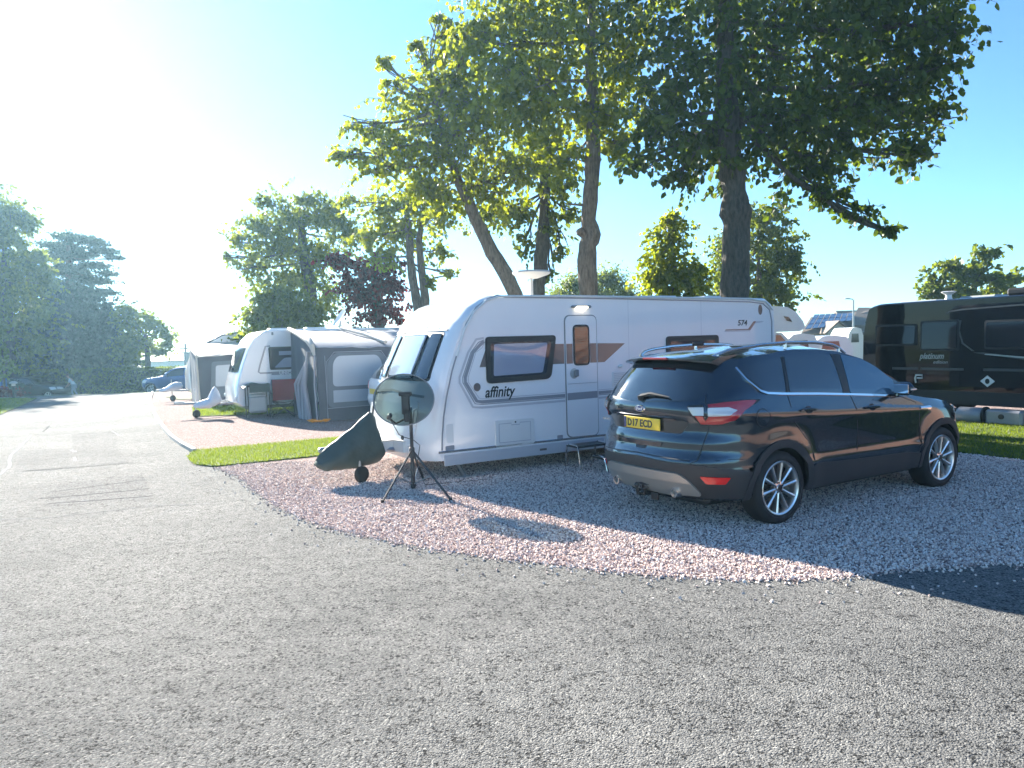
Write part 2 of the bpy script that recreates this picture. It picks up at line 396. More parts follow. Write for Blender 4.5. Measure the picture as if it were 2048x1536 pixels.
    for i, (p, c) in enumerate([(0, (.30, .22, .205)), (.2, (.58, .45, .40)), (.55, (.76, .63, .56)), (.85, (.80, .70, .64)), (1, (.82, .76, .71))]): e[i].position = p; e[i].color = (*c, 1)
    l.new(a.outputs['Fac'], cr.inputs[0]); l.new(cr.outputs[0], n['Principled BSDF'].inputs['Base Color']); n['Principled BSDF'].inputs['Roughness'].default_value = .9; n['Principled BSDF'].inputs['Specular IOR Level'].default_value = .2
    g['stone'] = m
    # smoked see-through dish
    m = bpy.data.materials.new('smoked_clear_acrylic'); m.use_nodes = True; n = m.node_tree.nodes; l = m.node_tree.links; n.clear()
    t = n.new('ShaderNodeBsdfTransparent'); t.inputs[0].default_value = (.16, .20, .195, 1); gl = n.new('ShaderNodeBsdfGlossy'); gl.inputs['Roughness'].default_value = .06
    fr = n.new('ShaderNodeFresnel'); fr.inputs[0].default_value = 1.45; ms = n.new('ShaderNodeMixShader'); o = n.new('ShaderNodeOutputMaterial')
    l.new(fr.outputs[0], ms.inputs[0]); l.new(t.outputs[0], ms.inputs[1]); l.new(gl.outputs[0], ms.inputs[2]); l.new(ms.outputs[0], o.inputs[0]); g['dishglass'] = m
    # brick
    m = bpy.data.materials.new('red_brick'); m.use_nodes = True; n = m.node_tree.nodes; l = m.node_tree.links
    tc = n.new('ShaderNodeTexCoord'); mp = n.new('ShaderNodeMapping'); mp.inputs['Rotation'].default_value = (math.pi/2, 0, 0); br = n.new('ShaderNodeTexBrick')
    br.inputs['Color1'].default_value = (.42, .13, .075, 1); br.inputs['Color2'].default_value = (.33, .10, .06, 1); br.inputs['Mortar'].default_value = (.35, .28, .22, 1)
    br.inputs['Scale'].default_value = 4.5; br.inputs['Mortar Size'].default_value = .012; l.new(tc.outputs['Object'], mp.inputs[0]); l.new(mp.outputs[0], br.inputs[0])
    l.new(br.outputs[0], n['Principled BSDF'].inputs['Base Color']); n['Principled BSDF'].inputs['Roughness'].default_value = .85; g['brick'] = m
mk()
# ---------------------------------------------------------------- ground, road, gravel, lawns
def gpt(u, v, z=0.0):
    d = _ray(u, v); t = (z-H)/d[2]; return (d[0]*t, d[1]*t)
def gf(x, y, off): return Vector((x, y, gz(x, y)+off))
def sheet(name, poly, m, off, step, kind='structure', skirt=True):
    mb = MB(); mb.patch(poly, gf, off, step, skirt=skirt); o = mb.build(name, m, recalc=False, sharp=None)
    for p in o.data.polygons: pass
    return tag(o, kind=kind)
gx = [-900, -300, -120, -60, -40, -30, -20, -10, 0, 10, 20, 40, 80, 300, 900]; gy = [-200, -60, -20, 0, 15, 30, 34, 36, 38, 40, 42, 44, 46, 48, 50, 54, 60, 80, 200, 600, 1500]
mb = MB(); mb.grid([[Vector((x, y, gz(x, y)-.01)) for y in gy] for x in gx]); g0 = mb.build('ground', M_['earth'], sharp=None); tag(g0, kind='structure')
E2 = lambda e, d: tuple(ED(e, d)[:2])
sheet('road', [(-70, -25), (45, -25), (45, 4), (12, 8), E2(16, 3), E2(3.5, 11.7), E2(1.2, 14), E2(1.4, 48), (-24.6, 46.5), (-28, 43), (-45, 39), (-70, 39)], M_['asphalt'], .004, 2.0)
P1 = [gpt(*p) for p in [(430, 937), (452, 942), (474, 953), (505, 978), (540, 1006), (580, 1028), (620, 1045), (680, 1063), (750, 1078), (820, 1092), (900, 1105), (1000, 1119), (1100, 1130), (1200, 1142), (1300, 1152), (1400, 1158), (1500, 1160), (1600, 1160), (1700, 1155), (1790, 1143), (1900, 1136), (2047, 1128)]]
P1w = []
for i, p in enumerate(P1[:-1]):
    q = P1[i+1]
    for k in range(4):
        t = k/4; P1w.append((p[0]*(1-t)+q[0]*t+R.uniform(-.018, .018), p[1]*(1-t)+q[1]*t+R.uniform(-.018, .018)))
pitch1 = P1w+[(6.5, 5.42), (9.2, 5.2), E2(10.6, 11.8), E2(1.35, 11.85)]
sheet('gravel', pitch1, M_['gravel'], .006, 1.0)
kerbpx = [(390, 906), (366, 893), (345, 878), (330, 862), (318, 845), (308, 827), (303, 812), (301, 800), (305, 786)]
kerbw = [gpt(*p) for p in kerbpx]
sheet('gravel', kerbw+[E2(1.7, 41), E2(28, 41), E2(28, 11.8), E2(1.5, 13.2)], M_['gravel'], .005, 3.0)
sheet('gravel', [E2(14.6, -6), E2(30, -6), E2(30, 12), E2(14.6, 12)], M_['gravel'], .005, 4.0)
LAWNS = [[E2(1.33, 11.9), E2(1.15, 12.3), E2(1.12, 13.2), E2(1.3, 14.0), E2(28, 14.1), E2(28, 11.8)],
         [E2(2.0, 21.6), E2(4, 20.7), E2(28, 20.7), E2(28, 23.6), E2(2.3, 25.2)],
         [E2(2.3, 30), E2(28, 30), E2(28, 32.5), E2(2.0, 32.5)],
         [E2(10.6, -3), E2(14.6, -3), E2(14.6, 11.8), E2(10.6, 11.8)],
         [(-20.5, 31.2), (-18.4, 27.2), (-15.9, 22.3), (-16.5, 18), (-25, 12), (-60, 15), (-60, 40), (-23, 32.6)]]
for L in LAWNS: sheet('lawn', L, M_['lawn'], .025, 3.0)
# shaded planting bed and grass verge at the far side of the road
sheet('verge', [(-24.4, 46.2), (-28, 43), (-45, 39.2), (-70, 39), (-70, 46), (-20, 50), (-14, 50), (-14, 47)], M_['lawn'], .03, 4.0)
mb = MB()
for i in range(len(kerbw)-1):
    a, b = Vector((*kerbw[i], 0)), Vector((*kerbw[i+1], 0)); n = max(1, int((b-a).length/1.0))
    for k in range(n):
        p, q = a.lerp(b, k/n), a.lerp(b, (k+1)/n); d = q-p
        mb.box((p+q)/2+Vector((0, 0, .035)), (d.length-.012, .07, .09), math.atan2(d.y, d.x), bev=.012)
tag(mb.build('kerb', M_['conc']), kind='structure')
# repair patches, seams and worn white lines on the park road
def road_line(pts, wd, m, off=.0064):
    L = [gpt(*p) for p in pts]; out = []
    for i in range(len(L)-1):
        for k in range(5):
            t = k/5; out.append((L[i][0]*(1-t)+L[i+1][0]*t+R.uniform(-.012, .012), L[i][1]*(1-t)+L[i+1][1]*t+R.uniform(-.012, .012)))
    out.append(L[-1]); mb = MB(); mb.patch(ribbon(out, wd), gf, off, 50, skirt=False); return mb
rm = [M_['patch'], M_['roadline']]
for k_, pp in enumerate([[(118, 968), (285, 950), (306, 990), (300, 1000), (80, 1014)], [(143, 868), (232, 862), (236, 905), (146, 914)], [(40, 902), (230, 893), (262, 925), (30, 944)]]):
    sheet('road_patch', [(x+R.uniform(-.01, .01), y) for x, y in (gpt(*q_) for q_ in pp)], M_['asphalt_old'], -.0+.0052+.0002*k_, 9, skirt=False)
allp = MB()
for pts, wd, mi in [([(62, 870), (45, 890), (20, 912), (18, 935), (0, 950)], .09, 1), ([(0, 913), (45, 908), (120, 903), (230, 893)], .035, 0), ([(45, 943), (150, 936), (268, 926)], .05, 0), ([(45, 944), (120, 940)], .03, 1),
                    ([(140, 869), (238, 865)], .04, 0), ([(143, 900), (150, 905)], .12, 1), ([(148, 914), (150, 922)], .08, 1),
                    ([(150, 851), (250, 842)], .05, 0), ([(100, 852), (85, 864)], .05, 0), ([(0, 1040), (90, 1037), (200, 1024), (310, 1012), (420, 1008)], .03, 1), ([(80, 998), (180, 990), (300, 978)], .05, 0), ([(95, 1008), (200, 1001), (302, 993)], .06, 0), ([(100, 985), (170, 976), (290, 960)], .04, 0), ([(225, 862), (236, 871)], .07, 1)]:
    m_ = road_line(pts, wd*(.6 if mi else .55), None); allp.add(m_.v, m_.f, mi)
tag(allp.build('road_patch', rm, recalc=False, sharp=None), kind='structure')

# ---------------------------------------------------------------- loose stones and grass blades
def in_poly(px, py, poly):
    x, y = np.asarray(px), np.asarray(py); ins = np.zeros(x.shape, bool); n = len(poly)
    for i in range(n):
        x1, y1 = poly[i]; x2, y2 = poly[(i+1) % n]
        if y1 == y2: continue
        c = ((y1 > y) != (y2 > y)) & (x < (x2-x1)*(y-y1)/(y2-y1)+x1); ins ^= c
    return ins
def scatter(poly, n):
    a = np.array(poly); lo, hi = a.min(0), a.max(0); p = NR.uniform(lo, hi, (n, 2)); return p[in_poly(p[:, 0], p[:, 1], poly)]
def rotmats(n):
    q = NR.normal(size=(n, 4)); q /= np.linalg.norm(q, axis=1, keepdims=True); w_, x, y, z = q.T
    return np.stack([1-2*(y*y+z*z), 2*(x*y-z*w_), 2*(x*z+y*w_), 2*(x*y+z*w_), 1-2*(x*x+z*z), 2*(y*z-x*w_), 2*(x*z-y*w_), 2*(y*z+x*w_), 1-2*(x*x+y*y)], 1).reshape(n, 3, 3)
def stones(name, P, smin, smax, label):
    n = len(P)
    cube = np.array([(x, y, z) for x in (-1, 1) for y in (-1, 1) for z in (-1, 1)], float)*.62
    V = cube[None]+NR.uniform(-.34, .34, (n, 8, 3)); s = NR.uniform(smin, smax, (n, 1, 1))*np.concatenate([NR.uniform(.8, 1.3, (n, 1, 2)), NR.uniform(.5, .9, (n, 1, 1))], 2)
    V = np.einsum('nij,nkj->nki', rotmats(n), V*s)
    V[:, :, :2] += P[:, None, :]; V[:, :, 2] += NR.uniform(.003, .014, (n, 1))
    fq = np.array([(0, 1, 3, 2), (4, 6, 7, 5), (0, 4, 5, 1), (2, 3, 7, 6), (0, 2, 6, 4), (1, 5, 7, 3)])
    Fq = (np.arange(n)[:, None, None]*8+fq[None]).reshape(-1, 4)
    o = fast_mesh(name, V.reshape(-1, 3), Fq, M_['stone'], tint=np.repeat(NR.random(n), 8)); return tag(o, label, 'gravel', kind='stuff')
Pa = scatter(pitch1, 450000)
dist = Pa[:, 1]; keep = (dist < 11.3) & (Pa[:, 0] < 7.2) & (NR.random(len(Pa)) < np.clip(1.25-(dist-5)/7.5, .22, 1))
Pa = Pa[keep][:150000]
edge = []
for i in range(900):
    k = R.randrange(len(P1)-1); t = R.random(); e = abs((R.gauss(0, .05) if R.random() < .85 else R.uniform(0, .5))); p, q = P1[k], P1[k+1]
    nx, ny = (q[1]-p[1]), -(q[0]-p[0]); L_ = math.hypot(nx, ny); edge.append((p[0]*(1-t)+q[0]*t+nx/L_*e, p[1]*(1-t)+q[1]*t+ny/L_*e))
Pa = np.concatenate([Pa, np.array(edge)])
stones('gravel_stones', Pa, .0066, .0125, 'loose pink and grey granite chips spread over the nearest pitch')
def grass(poly, n, hmin, hmax, wd, label):
    P = scatter(poly, n); n = len(P); a = NR.uniform(0, 6.28, n); h = NR.uniform(hmin, hmax, n); ln = NR.normal(0, .35, (n, 2))
    V = np.zeros((n, 3, 3)); V[:, 0, 0] = P[:, 0]+np.cos(a)*wd; V[:, 0, 1] = P[:, 1]+np.sin(a)*wd; V[:, 1, 0] = P[:, 0]-np.cos(a)*wd; V[:, 1, 1] = P[:, 1]-np.sin(a)*wd
    V[:, 0:2, 2] = .02; V[:, 2, 0] = P[:, 0]+ln[:, 0]*h; V[:, 2, 1] = P[:, 1]+ln[:, 1]*h; V[:, 2, 2] = .02+h
    o = fast_mesh('grass', V.reshape(-1, 3), np.arange(n*3).reshape(-1, 3), M_['grass'], tint=np.repeat(NR.random(n), 3), nper=3)
    return tag(o, label, 'grass', kind='stuff')
grass([E2(1.38, 11.85), E2(1.1, 12.3), E2(1.08, 13.2), E2(1.3, 14.05), E2(6, 14.1), E2(6, 11.8)], 42000, .025, .055, .005, 'sunlit green grass strip beside the white caravan with the dish')
grass([E2(10.55, 1), E2(14.6, 1), E2(14.6, 9.5), E2(10.55, 9.5)], 60000, .03, .06, .007, 'shaded mown grass between the dark car and the black camper')
grass([E2(2.0, 21.6), E2(4, 20.7), E2(9, 20.7), E2(9, 23.6), E2(2.3, 25.2)], 30000, .03, .07, .010, 'bright grass strip under the second caravan')
grass([(-20.5, 31.2), (-18.4, 27.2), (-15.9, 22.3), (-20, 20), (-26, 26), (-26, 32.4)], 26000, .03, .07, .012, 'mown grass at the left edge of the road')
# ---------------------------------------------------------------- cars
class Shell:
    """car skin: local x forward (0 at the rear axle), y to the LEFT positive, z up; right side is y<0"""
    def __init__(s, wz, xr, xf, zt, crown, wheels, ar=.70, af=1.0, nr=2.8, nf=2.6, zb=.28, flare=.028, crease=0.05, wr=.345):
        s.wz, s.xr, s.xf, s.zt, s.crown, s.wheels, s.ar, s.af, s.nr, s.nf, s.zb, s.flare, s.crease, s.wr = wz, xr, xf, zt, crown, wheels, ar, af, nr, nf, zb, flare, crease, wr
        s._wz = (np.array([a for a, b in wz]), np.array([b for a, b in wz]))
    def Wz(s, x, z):
        k = s.crease*(x-1.15)*max(0., min(1., (z-.6)/.25))*max(0., min(1., (1.45-z)/.2))
        return float(np.interp(z+k, *s._wz))
    def W(s, x, z):
        f = 1.0; xc = interp(s.xr, z)+s.ar; xc2 = interp(s.xf, z)-s.af
        if x < xc: f = max(0, 1-min(1, (xc-x)/s.ar)**s.nr)**(1/s.nr)
        if x > xc2: f = max(0, 1-min(1, (x-xc2)/s.af)**s.nf)**(1/s.nf)
        y = s.Wz(x, z)*f
        for wx in s.wheels:
            r = math.hypot(x-wx, z-s.wr); y += s.flare*math.exp(-((r-.44)/.10)**2)*max(0, min(1, (.98-z)/.15))*(1 if f > .6 else f)
        return y
    def side(s, sg):
        def fn(x, z, off):
            e = .01; y = s.W(x, z); nx = -(s.W(x+e, z)-s.W(x-e, z))/(2*e); nz = -(s.W(x, z+e)-s.W(x, z-e))/(2*e)
            n = Vector((max(-3, min(3, nx)), 1, max(-3, min(3, nz)))).normalized()
            return Vector((x+n.x*off, sg*(y+n.y*off), z+n.z*off))
        return fn
    def Xr(s, y, z):
        q = min(1, abs(y)/s.Wz(-.4, z)); return interp(s.xr, z)+s.ar-s.ar*(1-q**s.nr)**(1/s.nr)
    def Xf(s, y, z):
        q = min(1, abs(y)/s.Wz(3, z)); return interp(s.xf, z)-s.af+s.af*(1-q**s.nf)**(1/s.nf)
    def end(s, sg=-1):
        X = s.Xr if sg < 0 else s.Xf
        def fn(y, z, off):
            e = .01; x = X(y, z); ny = (X(y+e, z)-X(y-e, z))/(2*e); nz = (X(y, z+e)-X(y, z-e))/(2*e)
            n = Vector((1, -max(-3, min(3, ny)), -max(-3, min(3, nz)))).normalized()*sg
            if sg < 0: n = Vector((-1, max(-3, min(3, ny)), max(-3, min(3, nz)))).normalized()
            return Vector((x, y, z))+n*off
        return fn
    def top(s):
        def fn(x, y, off):
            z0 = interp(s.zt, x); hw = s.W(x, z0); q = min(1, abs(y)/max(hw, .01)); return Vector((x, y, z0+interp(s.crown, x)*(1-q*q)+off))
        return fn
    def body(s, mat_, root, nz_=34, rarch=.405, name='body'):
        mb = MB(); nz1 = nz_
        thr = [k/9*math.pi/2 for k in range(10)]
        xs = list(np.arange(interp(s.xr, .9)+s.ar, interp(s.xf, .9)-s.af+.001, .045))
        cols = []                                # (kind, value)
        for t in thr[:-1]: cols.append(('r', t))
        for x in xs: cols.append(('s', x))
        for t in thr[::-1][1:]: cols.append(('f', t))
        rows = []; x0, x1 = xs[0], xs[-1]
        for kind, val in cols:
            xr9 = interp(s.xr, 1.4)+s.ar-s.ar*math.cos(val)**(2/s.nr) if kind == 'r' else val if kind == 's' else interp(s.xf, .7)-s.af+s.af*math.cos(val)**(2/s.nf)
            zt = interp(s.zt, xr9); row = []
            for j in range(nz1+1):
                z = s.zb+(zt-s.zb)*j/nz1
                if kind == 's':
                    xa, xb = interp(s.xr, z)+s.ar, interp(s.xf, z)-s.af
                    ta = (val-x0)/(x1-x0); k0 = max(0, 1-ta*3.2)
                    x = val+(xa-x0)*k0 if ta < .5 else val+(xb-x1)*max(0, 1-(1-ta)*3.2)
                    y = s.W(x, z)
                elif kind == 'r':
                    x = interp(s.xr, z)+s.ar-s.ar*max(1e-6, math.cos(val))**(2/s.nr); y = s.Wz(x, z)*max(0, math.sin(val))**(2/s.nr)
                    if val > 1.0: y = s.W(x, z)
                else:
                    x = interp(s.xf, z)-s.af+s.af*max(1e-6, math.cos(val))**(2/s.nf); y = s.Wz(x, z)*max(0, math.sin(val))**(2/s.nf)
                    if val > 1.0: y = s.W(x, z)
                row.append(Vector((x, y, z)))
            rows.append(row)
        def sk(i, j):
            c = (rows[i][j]+rows[i+1][j+1])/2
            return any(math.hypot(c.x-wx, c.z-s.wr) < rarch for wx in s.wheels)
        for sg in (1, -1):
            rs = [[Vector((p.x, sg*p.y, p.z)) for p in r] for r in rows]
            mb.grid(rs, 0, skip=sk)
        T = []
        for r in rows:
            p = r[-1]; cr = interp(s.crown, p.x)*min(1, p.y/.5); T.append([Vector((p.x, p.y*q, p.z+cr*(1-q*q))) for q in [k/8 for k in range(-8, 9)]])
        mb.grid(T, 0)
        return mb.build(name, mat_, root, sharp=40)

def add_wheel(root, x, y, r, rrim, sg, spokes, rm, name='wheel', width=.235, label=None):
    """wheel on the side sg (+1 left, -1 right): tyre + rim + hub; built about its own axle"""
    wh = bpy.data.objects.new(name, None); C.collection.objects.link(wh); wh.parent = root; wh.location = (x, y, r)
    if label: wh['label'] = label
    h = width/2
    mb = MB(); mb.lathe([(rrim-.01, -h*.8), (rrim+.012, -h*.98), (r-.05, -h), (r-.016, -h*.86), (r-.002, -h*.6), (r, 0), (r-.002, h*.6), (r-.016, h*.86), (r-.05, h), (rrim+.012, h*.98), (rrim-.01, h*.8)], axis='y', n=48)
    mb.build('tyre', M_['rubber'], wh, sharp=50)
    yo = sg*h*.86
    mb = MB(); mb.lathe([(rrim+.004, yo), (rrim-.006, yo+sg*.008), (rrim-.020, yo), (rrim-.030, yo-sg*.03), (rrim-.035, -yo)], axis='y', n=48)
    for k in range(spokes):
        a = 2*math.pi*k/spokes+.15; ca, sa = math.cos(a), math.sin(a)
        def fr(u, v, o): return Vector((u*ca-v*sa, yo-sg*.028+o, u*sa+v*ca))
        w0, w1 = .013, .024 if spokes > 7 else .045
        L0, L1 = .045, rrim-.018
        # spoke with a raised centre ridge
        vs = []
        for u, wv, dp in ((L0, w0, .0), ((L0+L1)/2, (w0+w1)/2*.85, .004), (L1, w1, .010)):
            vs += [fr(u, -wv, -sg*.02), fr(u, -wv*.75, sg*(.010+dp)), fr(u, 0, sg*(.017+dp)), fr(u, wv*.75, sg*(.010+dp)), fr(u, wv, -sg*.02)]
        mb.add(vs, [(i*5+j, i*5+j+1, i*5+j+6, i*5+j+5) for i in range(2) for j in range(4)], 0, False)
    mb.lathe([(0, yo-sg*.005), (.030, yo-sg*.006), (.036, yo-sg*.014), (.062, yo-sg*.02), (.066, yo-sg*.06)], axis='y', n=24)
    mb.build('rim', rm, wh, sharp=30)
    mb = MB(); mb.lathe([(.0, yo-sg*.075), (rrim-.03, yo-sg*.075), (rrim-.03, yo-sg*.09)], axis='y', n=32); mb.lathe([(0, yo+sg*.0), (.027, yo+sg*.0), (.028, yo-sg*.02)], axis='y', n=20)
    for k in range(5):
        a = 2*math.pi*k/5+.4; mb.lathe([(0, yo-sg*.008), (.008, yo-sg*.008), (.008, yo-sg*.03)], c=(.048*math.cos(a), 0, .048*math.sin(a)), axis='y', n=6)
    mb.build('brake_disc', M_['black'], wh)
    return wh

# ---- the dark SUV in the foreground
KW = [(.28, .86), (.36, .885), (.50, .905), (.545, .917), (.60, .903), (.75, .908), (.90, .914), (.985, .921), (1.005, .909), (1.10, .882), (1.2, .852), (1.30, .812), (1.45, .745), (1.55, .69), (1.62, .64), (1.7, .6)]
KR = [(.28, -.80), (.36, -.86), (.45, -.91), (.60, -.945), (.655, -.95), (.68, -.925), (.74, -.895), (.80, -.905), (.86, -.885), (.88, -.865), (1.02, -.87), (1.04, -.90), (1.13, -.905), (1.18, -.88), (1.25, -.83), (1.4, -.73), (1.52, -.63), (1.62, -.55)]
KF = [(.28, 3.42), (.4, 3.54), (.55, 3.58), (.75, 3.56), (.88, 3.48), (.97, 3.36), (1.05, 3.1), (1.2, 2.9)]
KT = [(-.7, 1.50), (-.5, 1.54), (-.2, 1.585), (.1, 1.61), (.5, 1.622), (.9, 1.612), (1.2, 1.575), (1.5, 1.495), (1.8, 1.36), (2.1, 1.205), (2.28, 1.13), (2.5, 1.085), (2.8, 1.04), (3.1, .975), (3.35, .90), (3.55, .80)]
KC = [(-.7, .02), (-.4, .045), (.2, .06), (1.2, .06), (1.6, .09), (2.0, .09), (2.3, .05), (2.8, .05), (3.3, .03), (3.6, .01)]
suv = thing('parked_suv', 'dark blue-green SUV parked in the foreground with its tailgate towards the camera', 'car', ED(0, 0), 0)
suv.location = (2.009, 7.446, 0.0); suv.rotation_euler = (0, 0, .5361)
K = Shell(KW, KR, KF, KT, KC, (0, 2.69)); sR, sL, rE = K.side(-1), K.side(1), K.end(-1)
K.body(M_['paint'], suv)
def both(name, poly, m, off=.005, step=.08, lab=None):
    for fn in (sR, sL): MB().patch(poly, fn, off, step).build(name, m, suv)
# lower cladding, arches, underbody
sill = [(.36, .285), (2.33, .285), (2.30, .44), (2.0, .475), (1.1, .50), (.5, .53), (.41, .50)]
both('sill_cladding', sill, M_['blacktrim'], .010)
for wx in (0, 2.69):
    ring = [(wx+.452*math.cos(a), .345+.452*math.sin(a)) for a in np.linspace(-.15, math.pi+.15, 26)]+[(wx+.385*math.cos(a), .345+.385*math.sin(a)) for a in np.linspace(math.pi+.15, -.15, 26)]
    both('wheel_arch_trim', ring, M_['blacktrim'], .014, .12)
both('bumper_cladding', [(-.90, .30), (-.36, .30), (-.405, .45), (-.42, .55), (-.60, .585), (-.80, .61), (-.90, .62)], M_['blacktrim'], .007, .05)
MB().patch([(-.70, .30), (.70, .30), (.76, .45), (.72, .615), (0, .648), (-.72, .615), (-.76, .45)], rE, .008, .05).build('rear_bumper', M_['blacktrim'], suv)
MB().patch(rpoly([(-.50, .335), (-.40, .31), (.40, .31), (.50, .335), (.64, .33), (.60, .45), (.50, .535), (-.50, .535), (-.60, .45), (-.64, .33)], .05), rE, .026, .05).build('skid_plate', M_['diff'], suv)
mb = MB(); mb.box((1.33, 0, .29), (3.9, 1.14, .20), bev=.05); mb.box((1.35, 0, .58), (1.80, 1.72, .66), bev=.04)  # underbody enlarged and lowered to deepen the shadow beneath the car
for wx in (0, 2.69):
    for sg in (1, -1):
        ar_ = [(wx+.40*math.cos(t), .345+.40*math.sin(t)) for t in np.linspace(-.12, math.pi+.12, 20)]; mb.grid([[Vector((x_, sg*y_, z_)) for y_ in (.60, .875)] for x_, z_ in ar_]); mb.add([Vector((x_, sg*.60, z_)) for x_, z_ in ar_], [tuple(range(20))], 0, False)
mb.build('underbody', M_['black'], suv)
for sg in (1, -1):
    for wx in (0, 2.69):
        add_wheel(suv, wx, sg*.80, .345, .255, sg, 10, M_['silver'])
# glass
both('rear_quarter_window', rpoly([(-.315, 1.475), (-.285, 1.38), (-.15, 1.25), (-.05, 1.235), (.13, 1.23), (.27, 1.545), (-.05, 1.52)], .03), M_['glass'], .006, .05)
both('rear_door_window', rpoly([(.185, 1.228), (.98, 1.172), (1.03, 1.552), (.42, 1.565), (.325, 1.55)], .03), M_['glass'], .006, .06)
both('front_door_window', rpoly([(1.095, 1.163), (1.87, 1.10), (1.895, 1.25), (1.68, 1.40), (1.47, 1.495), (1.18, 1.545)], .03), M_['frontglass'], .006, .05)
both('chrome_window_trim', ribbon([(-.34, 1.475), (-.31, 1.37), (-.21, 1.26), (-.12, 1.233), (.10, 1.215), (.6, 1.185), (1.05, 1.152), (1.5, 1.117), (1.89, 1.082)], .020), M_['chrome'], .012, .2)
both('door_pillar', [(.145, 1.232), (.175, 1.228), (.318, 1.555), (.28, 1.55)], M_['black'], .007)
both('door_pillar', [(.99, 1.17), (1.085, 1.163), (1.17, 1.55), (1.04, 1.556)], M_['black'], .007)
MB().patch(rpoly([(-.64, 1.28), (-.60, 1.20), (-.42, 1.185), (0, 1.165), (.42, 1.185), (.60, 1.20), (.64, 1.28), (.585, 1.50), (.5, 1.515), (-.5, 1.515), (-.585, 1.50)], .03), rE, .007, .05).build('rear_window', M_['glass'], suv)
MB().patch([(1.46, -.62), (2.22, -.80), (2.22, .80), (1.46, .62)], K.top(), .005, .08).build('windscreen', M_['glass'], suv)
# spoiler with brake light
mb = MB(); sp = []
for y in np.linspace(-.605, .605, 15):
    q = abs(y)/.605; xb = -.70+.13*q**3; z = 1.602-.040*q**2.2
    sp.append([Vector((-.20, y*.98, z+.035)), Vector((-.45, y, z+.018)), Vector((xb, y, z-.022)), Vector((xb+.005, y, z-.040)), Vector((xb+.10, y, z-.062)), Vector((-.45, y*.99, z-.05))])
mb.grid(sp); mb.add(sp[0], [tuple(range(6))]); mb.add(sp[-1], [tuple(range(6))]); spo = mb.build('spoiler', M_['paint'], suv)
mb = MB(); mb.box((-.700, 0, 1.571), (.03, .34, .022), bev=.006); mb.build('brake_light', M_['brakelens'], suv)
# tail lights, two pieces each side
LTb = rpoly([(-.735, 1.165), (-.60, 1.185), (-.40, 1.195), (-.235, 1.185), (-.33, 1.145), (-.44, 1.115), (-.55, 1.03), (-.635, .975), (-.75, .972)], .012)
LTr = rpoly([(-.60, 1.165), (-.44, 1.155), (-.36, 1.148), (-.42, 1.06), (-.47, .985), (-.60, .978)], .012)
for sg, fn in ((-1, sR), (1, sL)):
    o1 = MB().patch(LTb, fn, .012, .05).build('tail_light', M_['black'], suv)
    MB().patch(rpoly([(-.728, 1.158), (-.60, 1.176), (-.42, 1.186), (-.30, 1.180), (-.36, 1.142), (-.46, 1.10), (-.56, 1.025), (-.64, .985), (-.742, .983)], .01), fn, .018, .04).build('lens', M_['red'], o1)
    MB().patch(rpoly([(-.738, 1.130), (-.60, 1.132), (-.53, 1.105), (-.60, 1.066), (-.742, 1.060)], .01), fn, .023, .04).build('lens', M_['clear'], o1)
    yy = .625
    LR = [(sg*a, b) for a, b in rpoly([(.555, 1.145), (.675, 1.160), (.70, .978), (.645, .978)], .008)]
    o2 = MB().patch(LR, rE, .012, .04).build('tail_light', M_['black'], suv)
    MB().patch([(sg*a, b) for a, b in [(.632, 1.06), (.690, 1.06), (.697, .985), (.655, .985)]], rE, .018, .04).build('lens', M_['red'], o2)
    MB().patch([(sg*a, b) for a, b in [(.570, 1.132), (.690, 1.134), (.697, 1.064), (.615, 1.064)]], rE, .018, .04).build('lens', M_['clear'], o2)
    MB().patch(rpoly([(-.80, .520), (-.60, .510), (-.63, .450), (-.755, .452)], .01), fn, .016, .04).build('rear_reflector', M_['redlit'], suv)
# number plate in its recess, badge, wiper, tailgate gap, handle slot
MB().patch(rpoly([(-.47, .885), (.47, .885), (.56, .99), (.40, 1.035), (-.40, 1.035), (-.56, .99)], .03), rE, .004, .05).build('plate_recess', M_['darkpaint'], suv)
pl = MB(); pl.box((-.888, 0, .955), (.012, .52, .112), bev=.004); plo = pl.build('number_plate', M_['plate'], suv)
text_obj('D17 ECD', .098, M_['ink'], suv and plo, frame_M((-.8955, .205, .921), (0, -1, 0), (0, 0, 1)), 'lettering', bold=.0025, sx=.93)
mb = MB(); mb.box((-.8952, .238, .955), (.002, .036, .104)); mb.build('country_band', M_['blue'], plo)
mb = MB(); mb.lathe([(0, .010), (.030, .009), (.034, 0)], n=28, M=Matrix.Rotation(-math.pi/2, 3, 'Y') @ Matrix.Diagonal((1, 2.2, 1)), c=(-.905, 0, 1.098)); bdg = mb.build('badge', M_['chrome'], suv)
mb = MB(); mb.lathe([(0, .0125), (.026, .0115), (.027, .005)], n=28, M=Matrix.Rotation(-math.pi/2, 3, 'Y') @ Matrix.Diagonal((1, 2.2, 1)), c=(-.905, 0, 1.098)); mb.build('badge_centre', M_['blue'], bdg)
text_obj('Ford', .042, M_['whiteink'], bdg, frame_M((-.9185, 0, 1.085), (0, -1, 0), (0, 0, 1)), 'lettering', shear=.3, align='CENTER')
text_obj('KUGA', .032, M_['chrome'], suv, frame_M((-.874, .62, .945), (.25, -1, 0), (0, 0, 1)), 'lettering')
mb = MB(); mb.tube([rE(0, 1.200, .03), rE(-.12, 1.225, .035), rE(-.36, 1.205, .03)], [.020, .016, .007], 8); mb.tube([rE(.0, 1.175, .01), rE(0, 1.20, .04)], .028, 10); mb.build('rear_wiper', M_['black'], suv)
gap = MB()
for sg in (1, -1):
    gap.patch([(sg*a, b) for a, b in ribbon([(.655, 1.25), (.69, 1.165), (.71, .97), (.685, .80), (.66, .66), (.60, .625)], .007)], rE, .002, .3, skirt=False)
